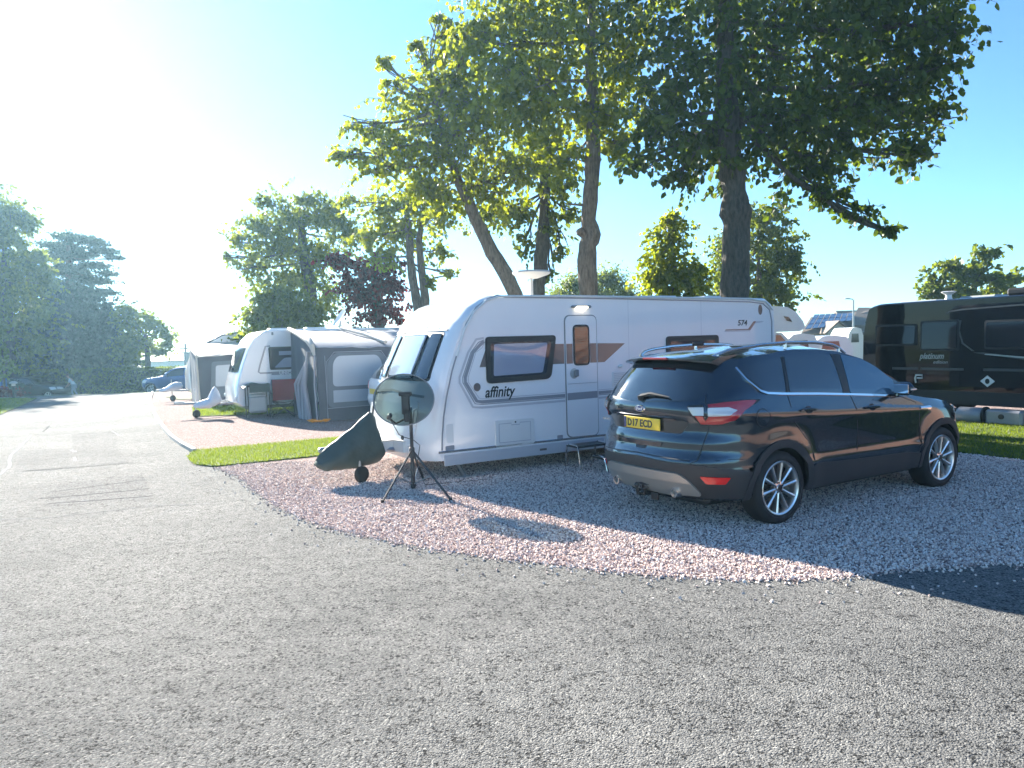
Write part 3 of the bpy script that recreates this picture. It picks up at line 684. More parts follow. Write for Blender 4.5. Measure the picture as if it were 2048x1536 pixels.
gap.patch(ribbon([(-.60, .655), (0, .672), (.60, .655)], .008), rE, .003, .2, skirt=False)
both('panel_gap', ribbon([(.15, 1.215), (.16, 1.10), (.19, .95), (.33, .80), (.44, .70), (.46, .55)], .007), M_['black'], .0025, .3)
both('panel_gap', ribbon([(1.09, 1.15), (1.14, 1.0), (1.155, .75), (1.145, .50)], .007), M_['black'], .0025, .3)
both('panel_gap', ribbon([(1.93, 1.08), (2.19, 1.0), (2.235, .85), (2.245, .55), (2.20, .47)], .007), M_['black'], .0025, .3)
both('panel_gap', ribbon([(-.72, .66), (-.58, .672), (-.46, .665)], .006), M_['black'], .0025, .3)
MB().patch(ribbon(circ(-.24, 1.02, .088, .082, 24)+[(-.152, 1.02)], .006), sR, .0025, .3, skirt=False).build('fuel_flap', M_['black'], suv)
gap.build('tailgate_gap', M_['black'], suv)
MB().patch(rpoly([(-.30, .795), (-.26, .75), (.26, .75), (.30, .795)], .02), rE, .010, .05).build('tailgate_ledge', M_['paint'], suv)
MB().patch(rpoly([(-.08, .748), (.08, .748), (.06, .715), (-.06, .715)], .01), rE, .006, .05).build('tailgate_handle', M_['black'], suv)
# door handles, mirrors, side vent
for sg, fn in ((-1, sR), (1, sL)):
    for hx, hz in ((.38, 1.045), (1.38, 1.0)):
        MB().patch(circ(hx+.02, hz+.002, .055, .035, 16), fn, .003, .05, skirt=False).build('handle_cup', M_['black'], suv)
        mb = MB(); mb.tube([fn(hx-.09, hz, .004), fn(hx-.085, hz, .024), fn(hx, hz-.001, .034), fn(hx+.10, hz-.004, .028), fn(hx+.115, hz-.005, .004)], [.011, .015, .015, .014, .012], 8); mb.build('door_handle', M_['paint'], suv)
    MB().patch(rpoly([(2.24, .925), (2.42, .905), (2.46, .93), (2.44, .945), (2.25, .945)], .01), fn, .010, .05).build('fender_vent', M_['chrome'], suv)
    mir = MB(); cm = Vector((1.84, sg*.985, 1.17)); mir.box(cm, (.12, .20, .14), bev=.058); mir.tube([(1.90, sg*.84, 1.10), (1.86, sg*.93, 1.12)], [.04, .035], 8)
    mo = mir.build('door_mirror', M_['paint'], suv)
    mb = MB(); mb.box(cm+Vector((-.060, 0, 0)), (.008, .155, .095), bev=.003); mb.build('mirror_glass', M_['chrome'], mo)
    mb = MB(); mb.box(cm+Vector((.0, sg*.096, -.005)), (.10, .012, .018), bev=.004); mb.build('indicator', M_['clear'], mo)
    rl = []
    for x in np.linspace(-.50, 1.32, 22):
        z0 = interp(KT, x); y0 = K.W(x, z0)-.035; u = (x+.50)/1.82; h = .055*min(1, u/.10, (1-u)/.10)**.6; rl.append((x, sg*y0, z0+.012+h))
    mb = MB(); mb.tube(rl, [.012]+[.017]*20+[.012], 8)
    for k in (1, 11, 20): mb.tube([rl[k], (rl[k][0], rl[k][1], rl[k][2]-.06)], .018, 6)
    mb.build('roof_rail', M_['rail'], suv)
    mb = MB(); ex = Vector((-.86, sg*.42, .335))
    mb.lathe([(.036, -.02), (.042, -.02), (.042, .16)], c=ex, axis='x', n=20); mb.lathe([(0, .05), (.036, .05), (.036, -.02)], c=ex, axis='x', n=20); mb.build('exhaust_pipe', M_['chrome'], suv)
    MB().patch(rpoly([(sg*.46, .82), (sg*.78, .90), (sg*.80, .80), (sg*.50, .74)], .02), K.end(1), .01, .05).build('headlight', M_['clear'], suv)
MB().patch(rpoly([(-.55, .62), (.55, .62), (.50, .80), (-.50, .80)], .04), K.end(1), .008, .05).build('front_grille', M_['black'], suv)
mb = MB(); mb.box((-.80, 0, .27), (.20, .06, .05), bev=.01); mb.tube([(-.88, 0, .26), (-.95, 0, .275), (-.965, 0, .33)], .017, 8); mb.lathe([(0, .385), (.018, .379), (.025, .362), (.018, .342), (0, .336)], c=(-.965, 0, 0), n=14); mb.box((-.84, -.12, .25), (.03, .10, .07), bev=.008); mb.build('tow_bar', M_['black'], suv)
mb = MB(); mb.box((-.12, 0, 1.70), (.16, .03, .04), bev=.014); mb.build('roof_aerial', M_['black'], suv)
# ---------------------------------------------------------------- caravans
def caravan_body(root, prof_f, top, L, Wd, bulge, mat_, zb=.29, rear=None, name='body'):
    """front profile (x,z) low->high, roof points, length, width (y from 0 near side to Wd)"""
    rear = rear or [(L-.22, top-.02), (L-.06, top-.10), (L, top-.22), (L+.03, 1.2), (L, zb)]
    prof = list(prof_f)+[(.93+.8, top), (L*.5, top), (L-.6, top-.02)]+rear
    nfr = len(prof_f); ys = [0, .03, .09, .2, .4, .7, 1.0, 1.3, Wd-.4, Wd-.2, Wd-.09, Wd-.03, Wd]
    zs = [z for x, z in prof_f]
    def fx(y, z):
        q = abs((y-Wd/2)/(Wd/2)); b = bulge*max(0, 1-q**2.4)**.6*np.interp(z, [1.0, top], [1, .35])
        return float(np.interp(z, zs, [x for x, _ in prof_f]))-b
    P = []
    for y in ys:
        row = []
        for k, (x, z) in enumerate(prof):
            e = min(y, Wd-y); dz = -.035*max(0, 1-e/.09)**2 if k >= nfr-3 and k < nfr+5 else 0
            row.append(Vector((fx(y, z) if k < nfr else x-.03*max(0, 1-e/.09)*(k >= nfr+4), y, z+dz)))
        P.append(row)
    mb = MB(); mb.grid(P)
    for j in (0, -1):
        row = P[j]; tr = tessellate_polygon([[Vector((p.x, p.z, 0)) for p in row]]); mb.add(row, [tuple(t) for t in tr], 0, False)
    n = len(prof); mb.add([P[0][0], P[-1][0], P[-1][-1], P[0][-1]], [(0, 1, 2, 3)], 0, False)
    o = mb.build(name, mat_, root, sharp=28)
    def front(y, z, off):
        e = .01; x = fx(y, z); ny = (fx(y+e, z)-fx(y-e, z))/(2*e); nz = (fx(y, z+e)-fx(y, z-e))/(2*e)
        return Vector((x, y, z))+Vector((-1, ny, nz)).normalized()*off
    return o, front
def nside(x, z, off): return Vector((x, -off, z))
def road_wheel(root, x, y, r=.31, w_=.18, name='wheel'):
    wh = bpy.data.objects.new(name, None); C.collection.objects.link(wh); wh.parent = root; wh.location = (x, y, r); h = w_/2
    mb = MB(); mb.lathe([(r*.6, -h), (r*.92, -h), (r, -h*.6), (r, h*.6), (r*.92, h), (r*.6, h)], axis='y', n=28); mb.build('tyre', M_['rubber'], wh)
    mb = MB(); mb.lathe([(0, -h*.6), (.05, -h*.8), (.06, -h*.5), (r*.5, -h*.4), (r*.62, -h*.9)], axis='y', n=28); mb.build('rim', M_['steel'], wh); return wh
def aframe(root, yc, x0, reach, jx, jy=-.12):
    mb = MB()
    for sg in (-1, 1): mb.tube([(x0+.5, yc+sg*.62, .36), (x0-reach, yc+sg*.04, .40)], .035, 6)
    mb.box((x0-reach-.10, yc, .42), (.26, .09, .08), bev=.02); mb.build('tow_frame', M_['steel'], root)
    jw = MB(); tp_ = .75 if jy > -.2 else .34; jw.tube([(jx, yc+jy, .12), (jx, yc+jy, tp_)], .018, 8); jw.tube([(jx, yc+jy, tp_), (jx, yc+jy*.3, tp_+.04)], .012, 6); jp = jw.build('jockey_post', M_['steel'], root)
    mb = MB(); mb.lathe([(0, -.035), (.05, -.04), (.10, -.035), (.112, -.015), (.112, .015), (.10, .035), (.05, .04), (0, .035)], c=(jx+.02, yc+jy, .112), axis='y', n=22, M=Matrix.Rotation(.5, 3, 'Z')); mb.build('jockey_wheel', M_['rubber'], jp)

VL = 6.30
van = thing('touring_caravan', 'long white caravan with brown flash and dark windows behind the parked SUV', 'caravan', (-1.018, 9.239, 0), .5088)
PF = [(.10, .27), (.05, .41), (.06, .6), (.09, .85), (.14, 1.1), (.23, 1.43), (.36, 1.79), (.46, 2.04), (.61, 2.25), (.78, 2.36), (.93, 2.41)]
vb, vfront = caravan_body(van, PF, 2.42, VL, 2.28, .31, M_['vanwhite'], zb=.30)
# side details (near side = y 0)
edge = [(x+.05, z) for x, z in PF[1:]]+[(1.1, 2.385), (3, 2.37), (5.7, 2.33), (6.02, 2.30), (6.17, 2.2), (6.22, 2.0), (6.22, .42)]
MB().patch(ribbon(rpoly(edge, .0), .018), nside, .010, .5).build('side_trim', M_['decal'], van)
mb = MB(); mb.tube([(.35, -.012, 1.62), (.47, -.012, 1.95), (.62, -.014, 2.19), (.80, -.014, 2.335), (1.0, -.012, 2.395), (2, -.012, 2.405), (5.7, -.012, 2.38), (6.08, -.012, 2.335), (6.24, -.012, 2.2)], .016, 6); mb.build('awning_rail', M_['white'], van)
for sx_, sz_, sl_ in ((1.40, .275, 2.55), (5.0, .285, 2.4)): MB().box((sx_, -.004, sz_), (sl_, .02, .15), bev=.006).build('skirt', M_['decal_l'], van)
MB().patch(rpoly([(2.69, .22), (2.71, .40), (2.80, .56), (2.98, .66), (3.52, .66), (3.70, .56), (3.79, .40), (3.81, .22), (3.70, .22), (3.66, .42), (3.50, .55), (3.0, .55), (2.84, .42), (2.80, .22)], .04), nside, .022, .3).build('wheel_arch', M_['white'], van)
MB().patch(rpoly([(2.78, .22), (2.84, .42), (3.0, .56), (3.5, .56), (3.66, .42), (3.72, .22)], .05), nside, .004, .3).build('wheel_well', M_['black'], van)
road_wheel(van, 3.25, .06); road_wheel(van, 3.25, 2.2)
# windows: frame patch, blind, glass bulged a little
def van_window(x0, z0, x1, z1, root, slant=0.0, inner='blind_sheen'):
    poly = rpoly([(x0, z0), (x1-slant, z0+.02), (x1, z1), (x0, z1)], [.07, .09, .06, .06])
    w_ = MB().patch(poly, nside, .022, .3).build('window', M_['black'], root)
    i_ = rpoly([(x0+.07, z0+.075), (x1-slant-.085, z0+.09), (x1-.085, z1-.08), (x0+.07, z1-.08)], .05)
    def bul(x, z, off): return Vector((x, -off-.010*math.cos((x-(x0+x1)/2)/(x1-x0)*3)*math.cos((z-(z0+z1)/2)/(z1-z0)*3), z))
    MB().patch(i_, bul, .024, .06).build('pane', M_['glassb'], w_)
    MB().patch(rpoly([(x0+.10, z0+.10), (x1-slant-.14, z0+.115), (x1-.15, z0+(z1-z0)*.84), (x0+.12, z0+(z1-z0)*.84)], .03), bul, .0255, .06).build('blind_sheen', M_[inner], w_)  # raised to cover most of the pane, imitating its reflection by colour
    return w_
van_window(.775, 1.235, 1.885, 1.86, van, .10)
van_window(3.89, 1.20, 4.98, 1.80, van, 0.0, 'glassb')
# decals
MB().patch([(.68, 1.46), (2.02, 1.455), (2.02, 1.735), (.80, 1.745)], nside, .003, .6, skirt=False).build('brown_flash', M_['brown'], van)
MB().patch([(2.60, 1.452), (2.72, 1.452), (3.10, 1.715), (2.60, 1.728)], nside, .003, .6, skirt=False).build('brown_flash', M_['brown'], van)
for k, (o_, wd, m_) in enumerate([(0, .030, 'decal_l'), (.042, .012, 'decal'), (.075, .045, 'decal'), (.115, .010, 'decal_l')]):
    ln = [(.76, 1.845-o_*.6), (.645+o_*.7, 1.83-o_), (.52+o_, 1.66), (.385+o_*1.1, 1.34), (.385+o_*1.1, 1.27), (.565+o_*.8, .94+o_), (.70, .925+o_), (2.02, .93+o_)]
    MB().patch(ribbon(rpoly(ln, .0), wd), nside, .002+.0004*k, .6, skirt=False).build('stripe_decal', M_[m_], van)
    MB().patch(ribbon([(2.60, .935+o_), (3.4, .94+o_), (5.9, .96+o_)], wd), nside, .002+.0004*k, .6, skirt=False).build('stripe_decal', M_[m_], van)
MB().patch(circ(.635, 1.20, .050, .055, 24), nside, .008, .3).build('logo_disc', M_['brown'], van)
text_obj('affinity', .205, M_['ink'], van, frame_M((.745, -.004, 1.055), (1, 0, 0), (0, 0, 1)), 'lettering', shear=.25, bold=.004, sx=.82)
text_obj('574', .125, M_['ink'], van, frame_M((5.42, -.004, 1.945), (1, 0, 0), (0, 0, 1)), 'lettering', shear=.15, bold=.002, sx=1.15)
MB().patch([(5.15, 1.885), (5.66, 1.885), (5.79, 2.01), (6.03, 2.01), (5.99, 1.99), (5.83, 1.975), (5.70, 1.845), (5.12, 1.845)], nside, .003, .4, skirt=False).build('stripe_decal', M_['decal_l'], van)
MB().patch([(5.15, 1.885), (5.66, 1.885), (5.79, 2.01), (5.85, 2.01), (5.71, 1.868), (5.14, 1.868)], nside, .0036, .4, skirt=False).build('stripe_decal', M_['brown'], van)
MB().patch(circ(5.95, 2.20, .045, .085, 20), nside, .006, .3).build('crest', M_['brown'], van)
# door
door = MB().patch(rpoly([(2.045, .41), (2.575, .405), (2.575, 2.125), (2.045, 2.125)], .09, 6), nside, .016, .6).build('door', M_['vanwhite'], van)
fr_ = rpoly([(2.03, .395), (2.59, .39), (2.59, 2.14), (2.03, 2.14)], .10, 6)
MB().patch(fr_, nside, .006, .6).build('door_frame', M_['trimgrey'], van)
dw = MB().patch(rpoly([(2.165, 1.42), (2.445, 1.42), (2.445, 2.0), (2.165, 2.0)], .07, 5), nside, .026, .4).build('window', M_['black'], door)
MB().patch(rpoly([(2.19, 1.445), (2.42, 1.445), (2.42, 1.975), (2.19, 1.975)], .05, 5), nside, .029, .4).build('pane', M_['glass'], dw)
MB().patch([(2.05, 1.452), (2.155, 1.452), (2.155, 1.732), (2.05, 1.733)], nside, .018, .6, skirt=False).build('brown_flash', M_['brown'], door)
MB().patch([(2.455, 1.452), (2.57, 1.452), (2.57, 1.73), (2.455, 1.731)], nside, .018, .6, skirt=False).build('brown_flash', M_['brown'], door)
MB().patch([(2.05, .935), (2.57, .94), (2.57, 1.04), (2.05, 1.035)], nside, .018, .6, skirt=False).build('stripe_decal', M_['decal'], door)
hb = MB(); hb.add([nside(x, z, .020) for x, z in circ(2.17, 1.31, .07, .075, 20)]+[nside(2.17, 1.31, .03)], [(i, (i+1) % 20, 20) for i in range(20)]); ho = hb.build('handle', M_['inkgrey'], door)
mb = MB(); mb.box((2.20, -.045, 1.315), (.07, .03, .10), bev=.012); mb.build('latch', M_['trimgrey'], ho)
mb = MB(); mb.box((2.31, -.025, 1.165), (.5, .006, .005)); mb.build('door_seam', M_['decal'], door)
for sx_ in (3.17, 4.62): MB().patch([(sx_, .42), (sx_+.006, .42), (sx_+.006, 2.36), (sx_, 2.36)], nside, .001, 3, skirt=False).build('reflection_line', M_['decal_l'], van)  # pale lines drawn in for reflection edges on the side wall
mb = MB(); mb.box((3.1, -.006, .385), (6.1, .012, .03), bev=.004); mb.build('lower_rail', M_['rail'], van)
# lockers, vents, lights, plates
lk = MB().patch(rpoly([(.885, .36), (1.49, .375), (1.49, .725), (.885, .735)], .03), nside, .012, .4).build('locker_door', M_['white'], van)
MB().patch(ribbon([(.94, .43), (.94, .685), (1.13, .685), (1.13, .66), (1.26, .66), (1.26, .685), (1.43, .685), (1.43, .43), (.94, .43)], .012), nside, .014, .4, skirt=False).build('locker_seam', M_['decal_l'], lk)
MB().patch(circ(1.195, .695, .012), nside, .017, .4).build('lock', M_['ink'], lk)
vt = MB().patch(rpoly([(2.85, 1.09), (3.20, 1.09), (3.20, 1.30), (2.85, 1.30)], .02), nside, .012, .4).build('fridge_vent', M_['white'], van)
mb = MB()
for k in range(7): mb.box((3.025, -.014, 1.115+k*.027), (.30, .01, .008))
mb.build('louvre', M_['decal_l'], vt)
mb = MB(); mb.tube([(3.02, 0, 1.385), (3.02, -.05, 1.385)], .022, 8); mb.tube([(2.97, -.012, 1.375), (3.01, -.03, 1.38)], .02, 8); mb.build('door_catch', M_['white'], van)
MB().patch(rpoly([(.15, .40), (.275, .405), (.275, .465), (.15, .46)], .015), nside, .008, .3).build('warning_plate', M_['decal'], van)
MB().patch(rpoly([(.17, .50), (.27, .50), (.27, .74), (.17, .74)], .015), nside, .003, .3, skirt=False).build('gas_hatch', M_['white'], van)
MB().patch(rpoly([(1.87, .37), (1.96, .37), (1.96, .45), (1.87, .45)], .01), nside, .008, .3).build('socket_cover', M_['decal'], van)
MB().patch([(1.57, .262), (1.68, .262), (1.68, .292), (1.57, .292)], nside, .018, .3).build('side_marker', M_['brown'], van)
mb = MB(); mb.box((2.32, -.02, 2.255), (.34, .05, .035), bev=.015); al = mb.build('awning_light', M_['trimgrey'], van)
mb = MB(); mb.box((2.32, -.035, 2.243), (.20, .05, .035), bev=.012); mb.build('lens', M_['lamp'], al)
# roof fittings
for x_, y_, s_ in ((2.6, 1.1, .5), (4.3, .9, .7), (5.4, .7, .4)): MB().box((x_, y_, 2.435), (s_, s_, .06), bev=.03).build('roof_light', M_['white'], van)
ant = MB(); ant.tube([(2.12, 1.0, 2.38), (2.12, 1.0, 2.74)], .022, 8)
ant.lathe([(0, 2.74), (.10, 2.745), (.27, 2.80), (.295, 2.825), (.28, 2.85), (.15, 2.862), (0, 2.866)], c=(2.12, 1.0, 0), n=28); ant.build('roof_aerial', M_['awncream'], van)
# corner steadies, chassis
mb = MB(); mb.tube([(.30, .10, .30), (.47, .12, .02)], [.028, .026], 6); mb.box((.47, .12, .015), (.13, .10, .03), bev=.008); mb.tube([(.75, .12, .30), (.40, .12, .16)], .012, 6); mb.build('corner_steady', M_['steel'], van)
mb = MB(); mb.tube([(5.8, .12, .30), (5.6, .12, .02)], .026, 6); mb.box((5.6, .12, .015), (.13, .10, .03)); mb.build('corner_steady', M_['steel'], van)
mb = MB(); mb.box((3.2, .45, .25), (5.6, .05, .12)); mb.box((3.2, 1.8, .25), (5.6, .05, .12)); mb.box((3.25, 1.1, .3), (.08, 2.1, .08)); mb.box((2.2, .95, .24), (.8, .8, .14), bev=.02); mb.build('chassis', M_['black'], van)
aframe(van, 1.02, 0.05, 1.05, -.80, -.40)
fair = MB(); fair.grid([[Vector((x, 1.02+y*(1 if x > -.3 else .55), .50+.03*math.cos(y*2))) for y in (-.55, -.3, 0, .3, .55)] for x in (.2, -.25, -.30, -.60)])
fair.grid([[Vector((x, 1.02+sg*.55*(1 if x > -.3 else .55), z)) for z in (.50, .36)] for x in (.2, -.25, -.30, -.60) for sg in (-1,)]); fair.grid([[Vector((x, 1.02+.55*(1 if x > -.3 else .55), z)) for z in (.50, .36)] for x in (.2, -.25, -.30, -.60)]); fair.build('tow_frame_cover', M_['white'], van)
# front: windows, name strip, lower locker
fw = MB().patch(rpoly([(.20, 1.30), (2.08, 1.30), (2.04, 1.945), (.24, 1.945)], .05), vfront, .004, .12).build('front_window_surround', M_['black'], van)
for (a, b, c_, d_) in [(.235, .50, .27, .535), (.62, 1.50, .64, 1.48), (1.62, 2.04, 1.60, 2.0)]:
    w_ = MB().patch(rpoly([(a, 1.325), (b, 1.325), (d_, 1.915), (c_, 1.915)], .04), vfront, .020, .08).build('front_window', M_['glassb'], van)
    if b-a > .3: MB().patch(rpoly([(a+.03, 1.36), (b-.04, 1.35), (d_-.04, 1.90), (c_+.04, 1.90)], .04), vfront, .0225, .08).build('blind_sheen', M_['blind_sheen'], w_)
MB().patch(ribbon([(.20, 1.965), (1.1, 1.975), (2.08, 1.965)], .02), vfront, .012, .2).build('window_hinge', M_['trimgrey'], van)
ns = MB().patch(rpoly([(.42, 1.99), (1.72, 1.99), (1.60, 2.14), (.56, 2.14)], .02), vfront, .006, .12).build('name_strip', M_['trimgrey'], van)
o_ = vfront(1.12, 2.02, .012); o2_ = vfront(1.12, 2.12, .012)
text_obj('Elddis', .145, M_['whiteink'], ns, frame_M(o_, (0, -1, 0), (o2_-o_)), 'lettering', bold=.004)
MB().patch(ribbon([(.22, 1.10), (1.1, 1.16), (2.06, 1.10)], .03), vfront, .012, .12).build('front_trim', M_['trimgrey'], van)
ll = MB().patch(rpoly([(.42, .43), (1.86, .43), (2.0, .62), (2.0, 1.04), (1.1, 1.10), (.28, 1.04), (.28, .62)], .06), vfront, .010, .12).build('front_locker', M_['vanwhite'], van)
for y in (.55, 1.60): MB().patch(circ(y, .55, .03), vfront, .02, .3).build('lock', M_['ink'], ll)
mb = MB(); mb.tube([vfront(.30, .72, .01), vfront(.30, .74, .05), vfront(.30, .92, .05), vfront(.30, .94, .01)], .014, 8); mb.tube([vfront(1.98, .72, .01), vfront(1.98, .74, .05), vfront(1.98, .92, .05), vfront(1.98, .94, .01)], .014, 8); mb.build('grab_handle', M_['white'], van)

# ---- green canvas hitch cover
hc = MB(); hcr = ED(3.59, 8.57)
def cover(root_loc, rz, prof, wd, m, name, lab):
    """a cloth cover hung over a hitch; prof: (x, top, bottom, half width factor) stations, nose first"""
    mb = MB(); rings = []; NS = 19; xs = np.linspace(prof[0][0], prof[-1][0], NS)
    for i, rx in enumerate(xs):
        top, bot, w_ = (float(np.interp(rx, [p[0] for p in prof], [p[k] for p in prof])) for k in (1, 2, 3)); w_ *= wd
        ring = []
        for k in range(20):
            a = 2*math.pi*k/20; zc, hz_ = (top+bot)/2, (top-bot)/2; c_, s_ = math.cos(a), math.sin(a); c_ = math.copysign(abs(c_)**.7, c_); t = i/NS
            yy = w_*c_*(1-.72*max(0, s_)**1.3); wob = .010*math.sin(a*4+t*11)+.008*math.sin(t*27+a*2)
            ring.append(Vector((rx+.02*math.sin(a*3+t*5), yy+wob, zc+hz_*s_+.5*wob)))
        rings.append(ring)
    vs = [p for r in rings for p in r]
    mb.add(vs, [(i*20+k, i*20+(k+1) % 20, (i+1)*20+(k+1) % 20, (i+1)*20+k) for i in range(NS-1) for k in range(20)])
    mb.add(rings[0], [tuple(range(20))]); mb.add(rings[-1], [tuple(range(20))])
    o = mb.build(name, m, None, sharp=60); o.location = root_loc; o.rotation_euler = (0, 0, rz); tag(o, lab, 'hitch cover', 'fabric covers over caravan hitches'); return o
cover(tuple(Vector(van.location)+Matrix.Rotation(.5088, 3, 'Z')@Vector((0, .80, 0))), .5088+.05, [(-1.33, .34, .26, .5), (-1.27, .42, .19, .85), (-1.05, .58, .18, 1), (-.70, .85, .19, 1), (-.60, .92, .20, .95), (-.52, .84, .21, .9), (-.47, .50, .25, .8)], .19, M_['canvas'], 'hitch_cover', 'dark green canvas cover over the hitch of the nearest caravan')

# ---- satellite dish on a tripod
dish = thing('satellite_dish', 'see-through smoked satellite dish on a black tripod before the caravan nose', 'satellite dish', (-1.25, 8.82, 0), 0)
to_sat = Vector((.06, -.97, .26)).normalized()      # the bowl opens towards the camera side
cc = Vector((-.07, -.08, 1.135)); za = -to_sat; xa = Vector((0, 0, 1)).cross(za).normalized(); ya = za.cross(xa)
Md = Matrix((xa, ya, za)).transposed()
mb = MB(); rings = []
for r in np.linspace(0.001, 1, 9):
    rings.append([cc+Md@Vector((.365*r*math.cos(a), .315*r*math.sin(a), -.06*(1-r*r)+.06)) for a in np.linspace(0, 2*math.pi, 41)[:-1]])
vs = [p for r in rings for p in r]; mb.add(vs, [(i*40+k, i*40+(k+1) % 40, (i+1)*40+(k+1) % 40, (i+1)*40+k) for i in range(8) for k in range(40)])
mb.build('reflector', M_['dishglass'], dish)
mb = MB(); mb.tube([cc+Md@Vector((.368*math.cos(a), .318*math.sin(a), .06)) for a in np.linspace(0, 2*math.pi, 41)], .008, 6, caps=False); mb.build('rim', M_['trimgrey'], dish)
mb = MB(); mb.box(cc+Vector((.03, -.02, -.06)), (.10, .05, .26), bev=.012); mb.box(cc+Vector((.03, -.03, .06)), (.16, .04, .05), bev=.01); mb.box(cc+Vector((.04, .0, -.2)), (.08, .09, .16), bev=.015); mb.build('bracket', M_['black'], dish)
arm = MB(); p0 = cc+Vector((.0, 0, -.25)); p1 = cc+Vector((-.10, -.02, -.30)); p2 = cc+Vector((-.13, -.30, -.20)); arm.tube([p0, p1, p2], .014, 6); ao = arm.build('feed_arm', M_['black'], dish)
mb = MB(); mb.tube([p2+Vector((0, .0, 0)), p2+Vector((0, .07, .025)), p2+Vector((0, .09, .03))], [.026, .03, .02], 12); mb.build('receiver_head', M_['black'], ao)
mb = MB(); mb.tube([(0, 0, .02), (0, 0, .55), (0, 0, 1.02)], [.026, .022, .02], 10); mb.lathe([(.034, .40), (.034, .52), (.026, .53)], n=12); mb.lathe([(.034, .04), (.034, .10)], n=12); mb.build('mast', M_['blacktrim'], dish)
for (fx_, fy_) in ((-.31, -.86), (.63, -.86), (.10, .95)):
    f = Vector((fx_, fy_, .015)).normalized(); f = Vector((fx_, fy_, 0))
    if f.length > .8: f = f*.62/.62*(.82 if fy_ < 0 else .6)
    lg = MB(); a_ = Vector((0, 0, .50)); lg.tube([a_, f+Vector((0, 0, .02))], [.014, .014], 6); lo_ = lg.build('leg', M_['blacktrim'], dish)
    mb = MB(); mb.tube([Vector((0, 0, .07)), a_.lerp(f, .52)], .008, 6); mb.build('brace', M_['steel'], lo_)
    mb = MB(); mb.lathe([(0, 0), (.022, .002), (.018, .04), (0, .045)], c=f, n=10); mb.build('foot', M_['rubber'], lo_)
cab = MB(); cab.tube([p2+Vector((.0, .05, -.01)), cc+Vector((-.05, -.12, -.42)), cc+Vector((0, -.06, -.46)), Vector((.03, -.03, .62)), Vector((.10, .0, .55)), Vector((.05, .03, .3)), Vector((.12, .2, .02)), Vector((.9, .5, .012))], .005, 5); cab.build('cable', M_['black'], dish)

# ---- caravan steps
def step(loc, rz, h, wd, lab):
    t = thing('caravan_step', lab, 'step', loc, rz, 'portable steps below the caravan door')
    mb = MB(); mb.box((0, 0, h-.012), (wd, .28, .03), bev=.01); mb.build('tread', M_['black'], t)
    for sg in (-1, 1):
        mb = MB(); x = sg*(wd/2-.015); mb.tube([(x, -.20, .005), (x, -.155, h*.7), (x, -.13, h-.01), (x, -.08, h+.008), (x, .08, h+.008), (x, .13, h-.01), (x, .155, h*.7), (x, .20, .005)], .013, 8); mb.build('leg_frame', M_['chrome'], t)
    return t
wl = lambda x, y, z=0: Vector(van.location)+Matrix.Rotation(.5088, 3, 'Z')@Vector((x, y, z))
step(wl(2.18, -.28), .5088, .33, .52, 'taller metal step with chrome side frames directly below the caravan door')
step(wl(2.38, -.60), .5088, .19, .50, 'lower metal step with chrome side frames in front of the taller one')

# ---- second caravan with its grey awning
uv = thing('touring_caravan', 'rounded white caravan with a small dark side window, joined to the grey awning', 'caravan', ED(2.75, 20.3), TH)
PU = [(.36, .30), (.25, .40), (.26, .8), (.34, 1.1), (.42, 1.4), (.56, 1.79), (.72, 2.08), (.92, 2.26), (1.05, 2.31), (1.2, 2.335)]
_, uf = caravan_body(uv, PU, 2.34, 6.2, 2.25, .10, M_['vanwhite'], zb=.30)
uw = MB().patch(rpoly([(1.09, 1.24), (2.15, 1.24), (2.15, 1.86), (1.07, 1.86)], .05), nside, .02, .3).build('window', M_['black'], uv)
MB().patch(rpoly([(1.14, 1.29), (2.1, 1.29), (2.1, 1.81), (1.13, 1.81)], .04), nside, .024, .3).build('pane', M_['glassb'], uw)
MB().patch([(1.34, 1.63), (1.72, 1.63), (1.72, 1.74), (1.34, 1.74)], nside, .0255, .3, skirt=False).build('blind_sheen', M_['blind_sheen'], uw)
MB().patch(rpoly([(1.20, 1.30), (1.72, 1.30), (1.72, 1.56), (1.48, 1.56)], .05), nside, .0255, .3, skirt=False).build('blind_sheen', M_['blind_sheen'], uw)
MB().patch(ribbon(rpoly([(1.12, 1.885), (1.0, 1.88), (.83, 1.36), (.79, 1.20), (.84, 1.165), (2.2, 1.165)], 0), .045), nside, .004, .5, skirt=False).build('stripe_decal', M_['decal'], uv)
MB().patch([(1.12, 1.10), (2.2, 1.10), (2.2, 1.19), (1.14, 1.19)], nside, .005, .5, skirt=False).build('name_strip', M_['decal'], uv)
text_obj('UNICORN', .115, M_['whiteink'], uv, frame_M((1.33, -.007, 1.108), (1, 0, 0), (0, 0, 1)), 'lettering', bold=.004, sx=1.1)
MB().patch(rpoly([(1.17, 2.18), (1.22, 2.18), (1.22, 2.26), (1.17, 2.26)], .01), nside, .02, .3).build('side_lamp', M_['trimgrey'], uv)
MB().patch(rpoly([(.25, 1.2), (2.0, 1.2), (1.95, 1.85), (.3, 1.85)], .05), uf, .01, .12).build('front_window', M_['glassb'], uv)
for x_, y_, s_ in ((1.55, 1.1, .5), (2.6, 1.0, .6)): MB().box((x_, y_, 2.36), (s_, .4, .08), bev=.03).build('roof_light', M_['white'], uv)
mb = MB(); mb.lathe([(.0, 0), (.28, .05), (.34, .09)], c=(3.45, 1.2, 2.62), n=24, M=Matrix.Rotation(-1.0, 3, 'Y')); mb.tube([(3.4, 1.2, 2.3), (3.43, 1.2, 2.6)], .03, 8); mb.build('roof_satellite_dish', M_['white'], uv)
road_wheel(uv, 3.2, .10); aframe(uv, 1.12, .1, 1.1, -.72)
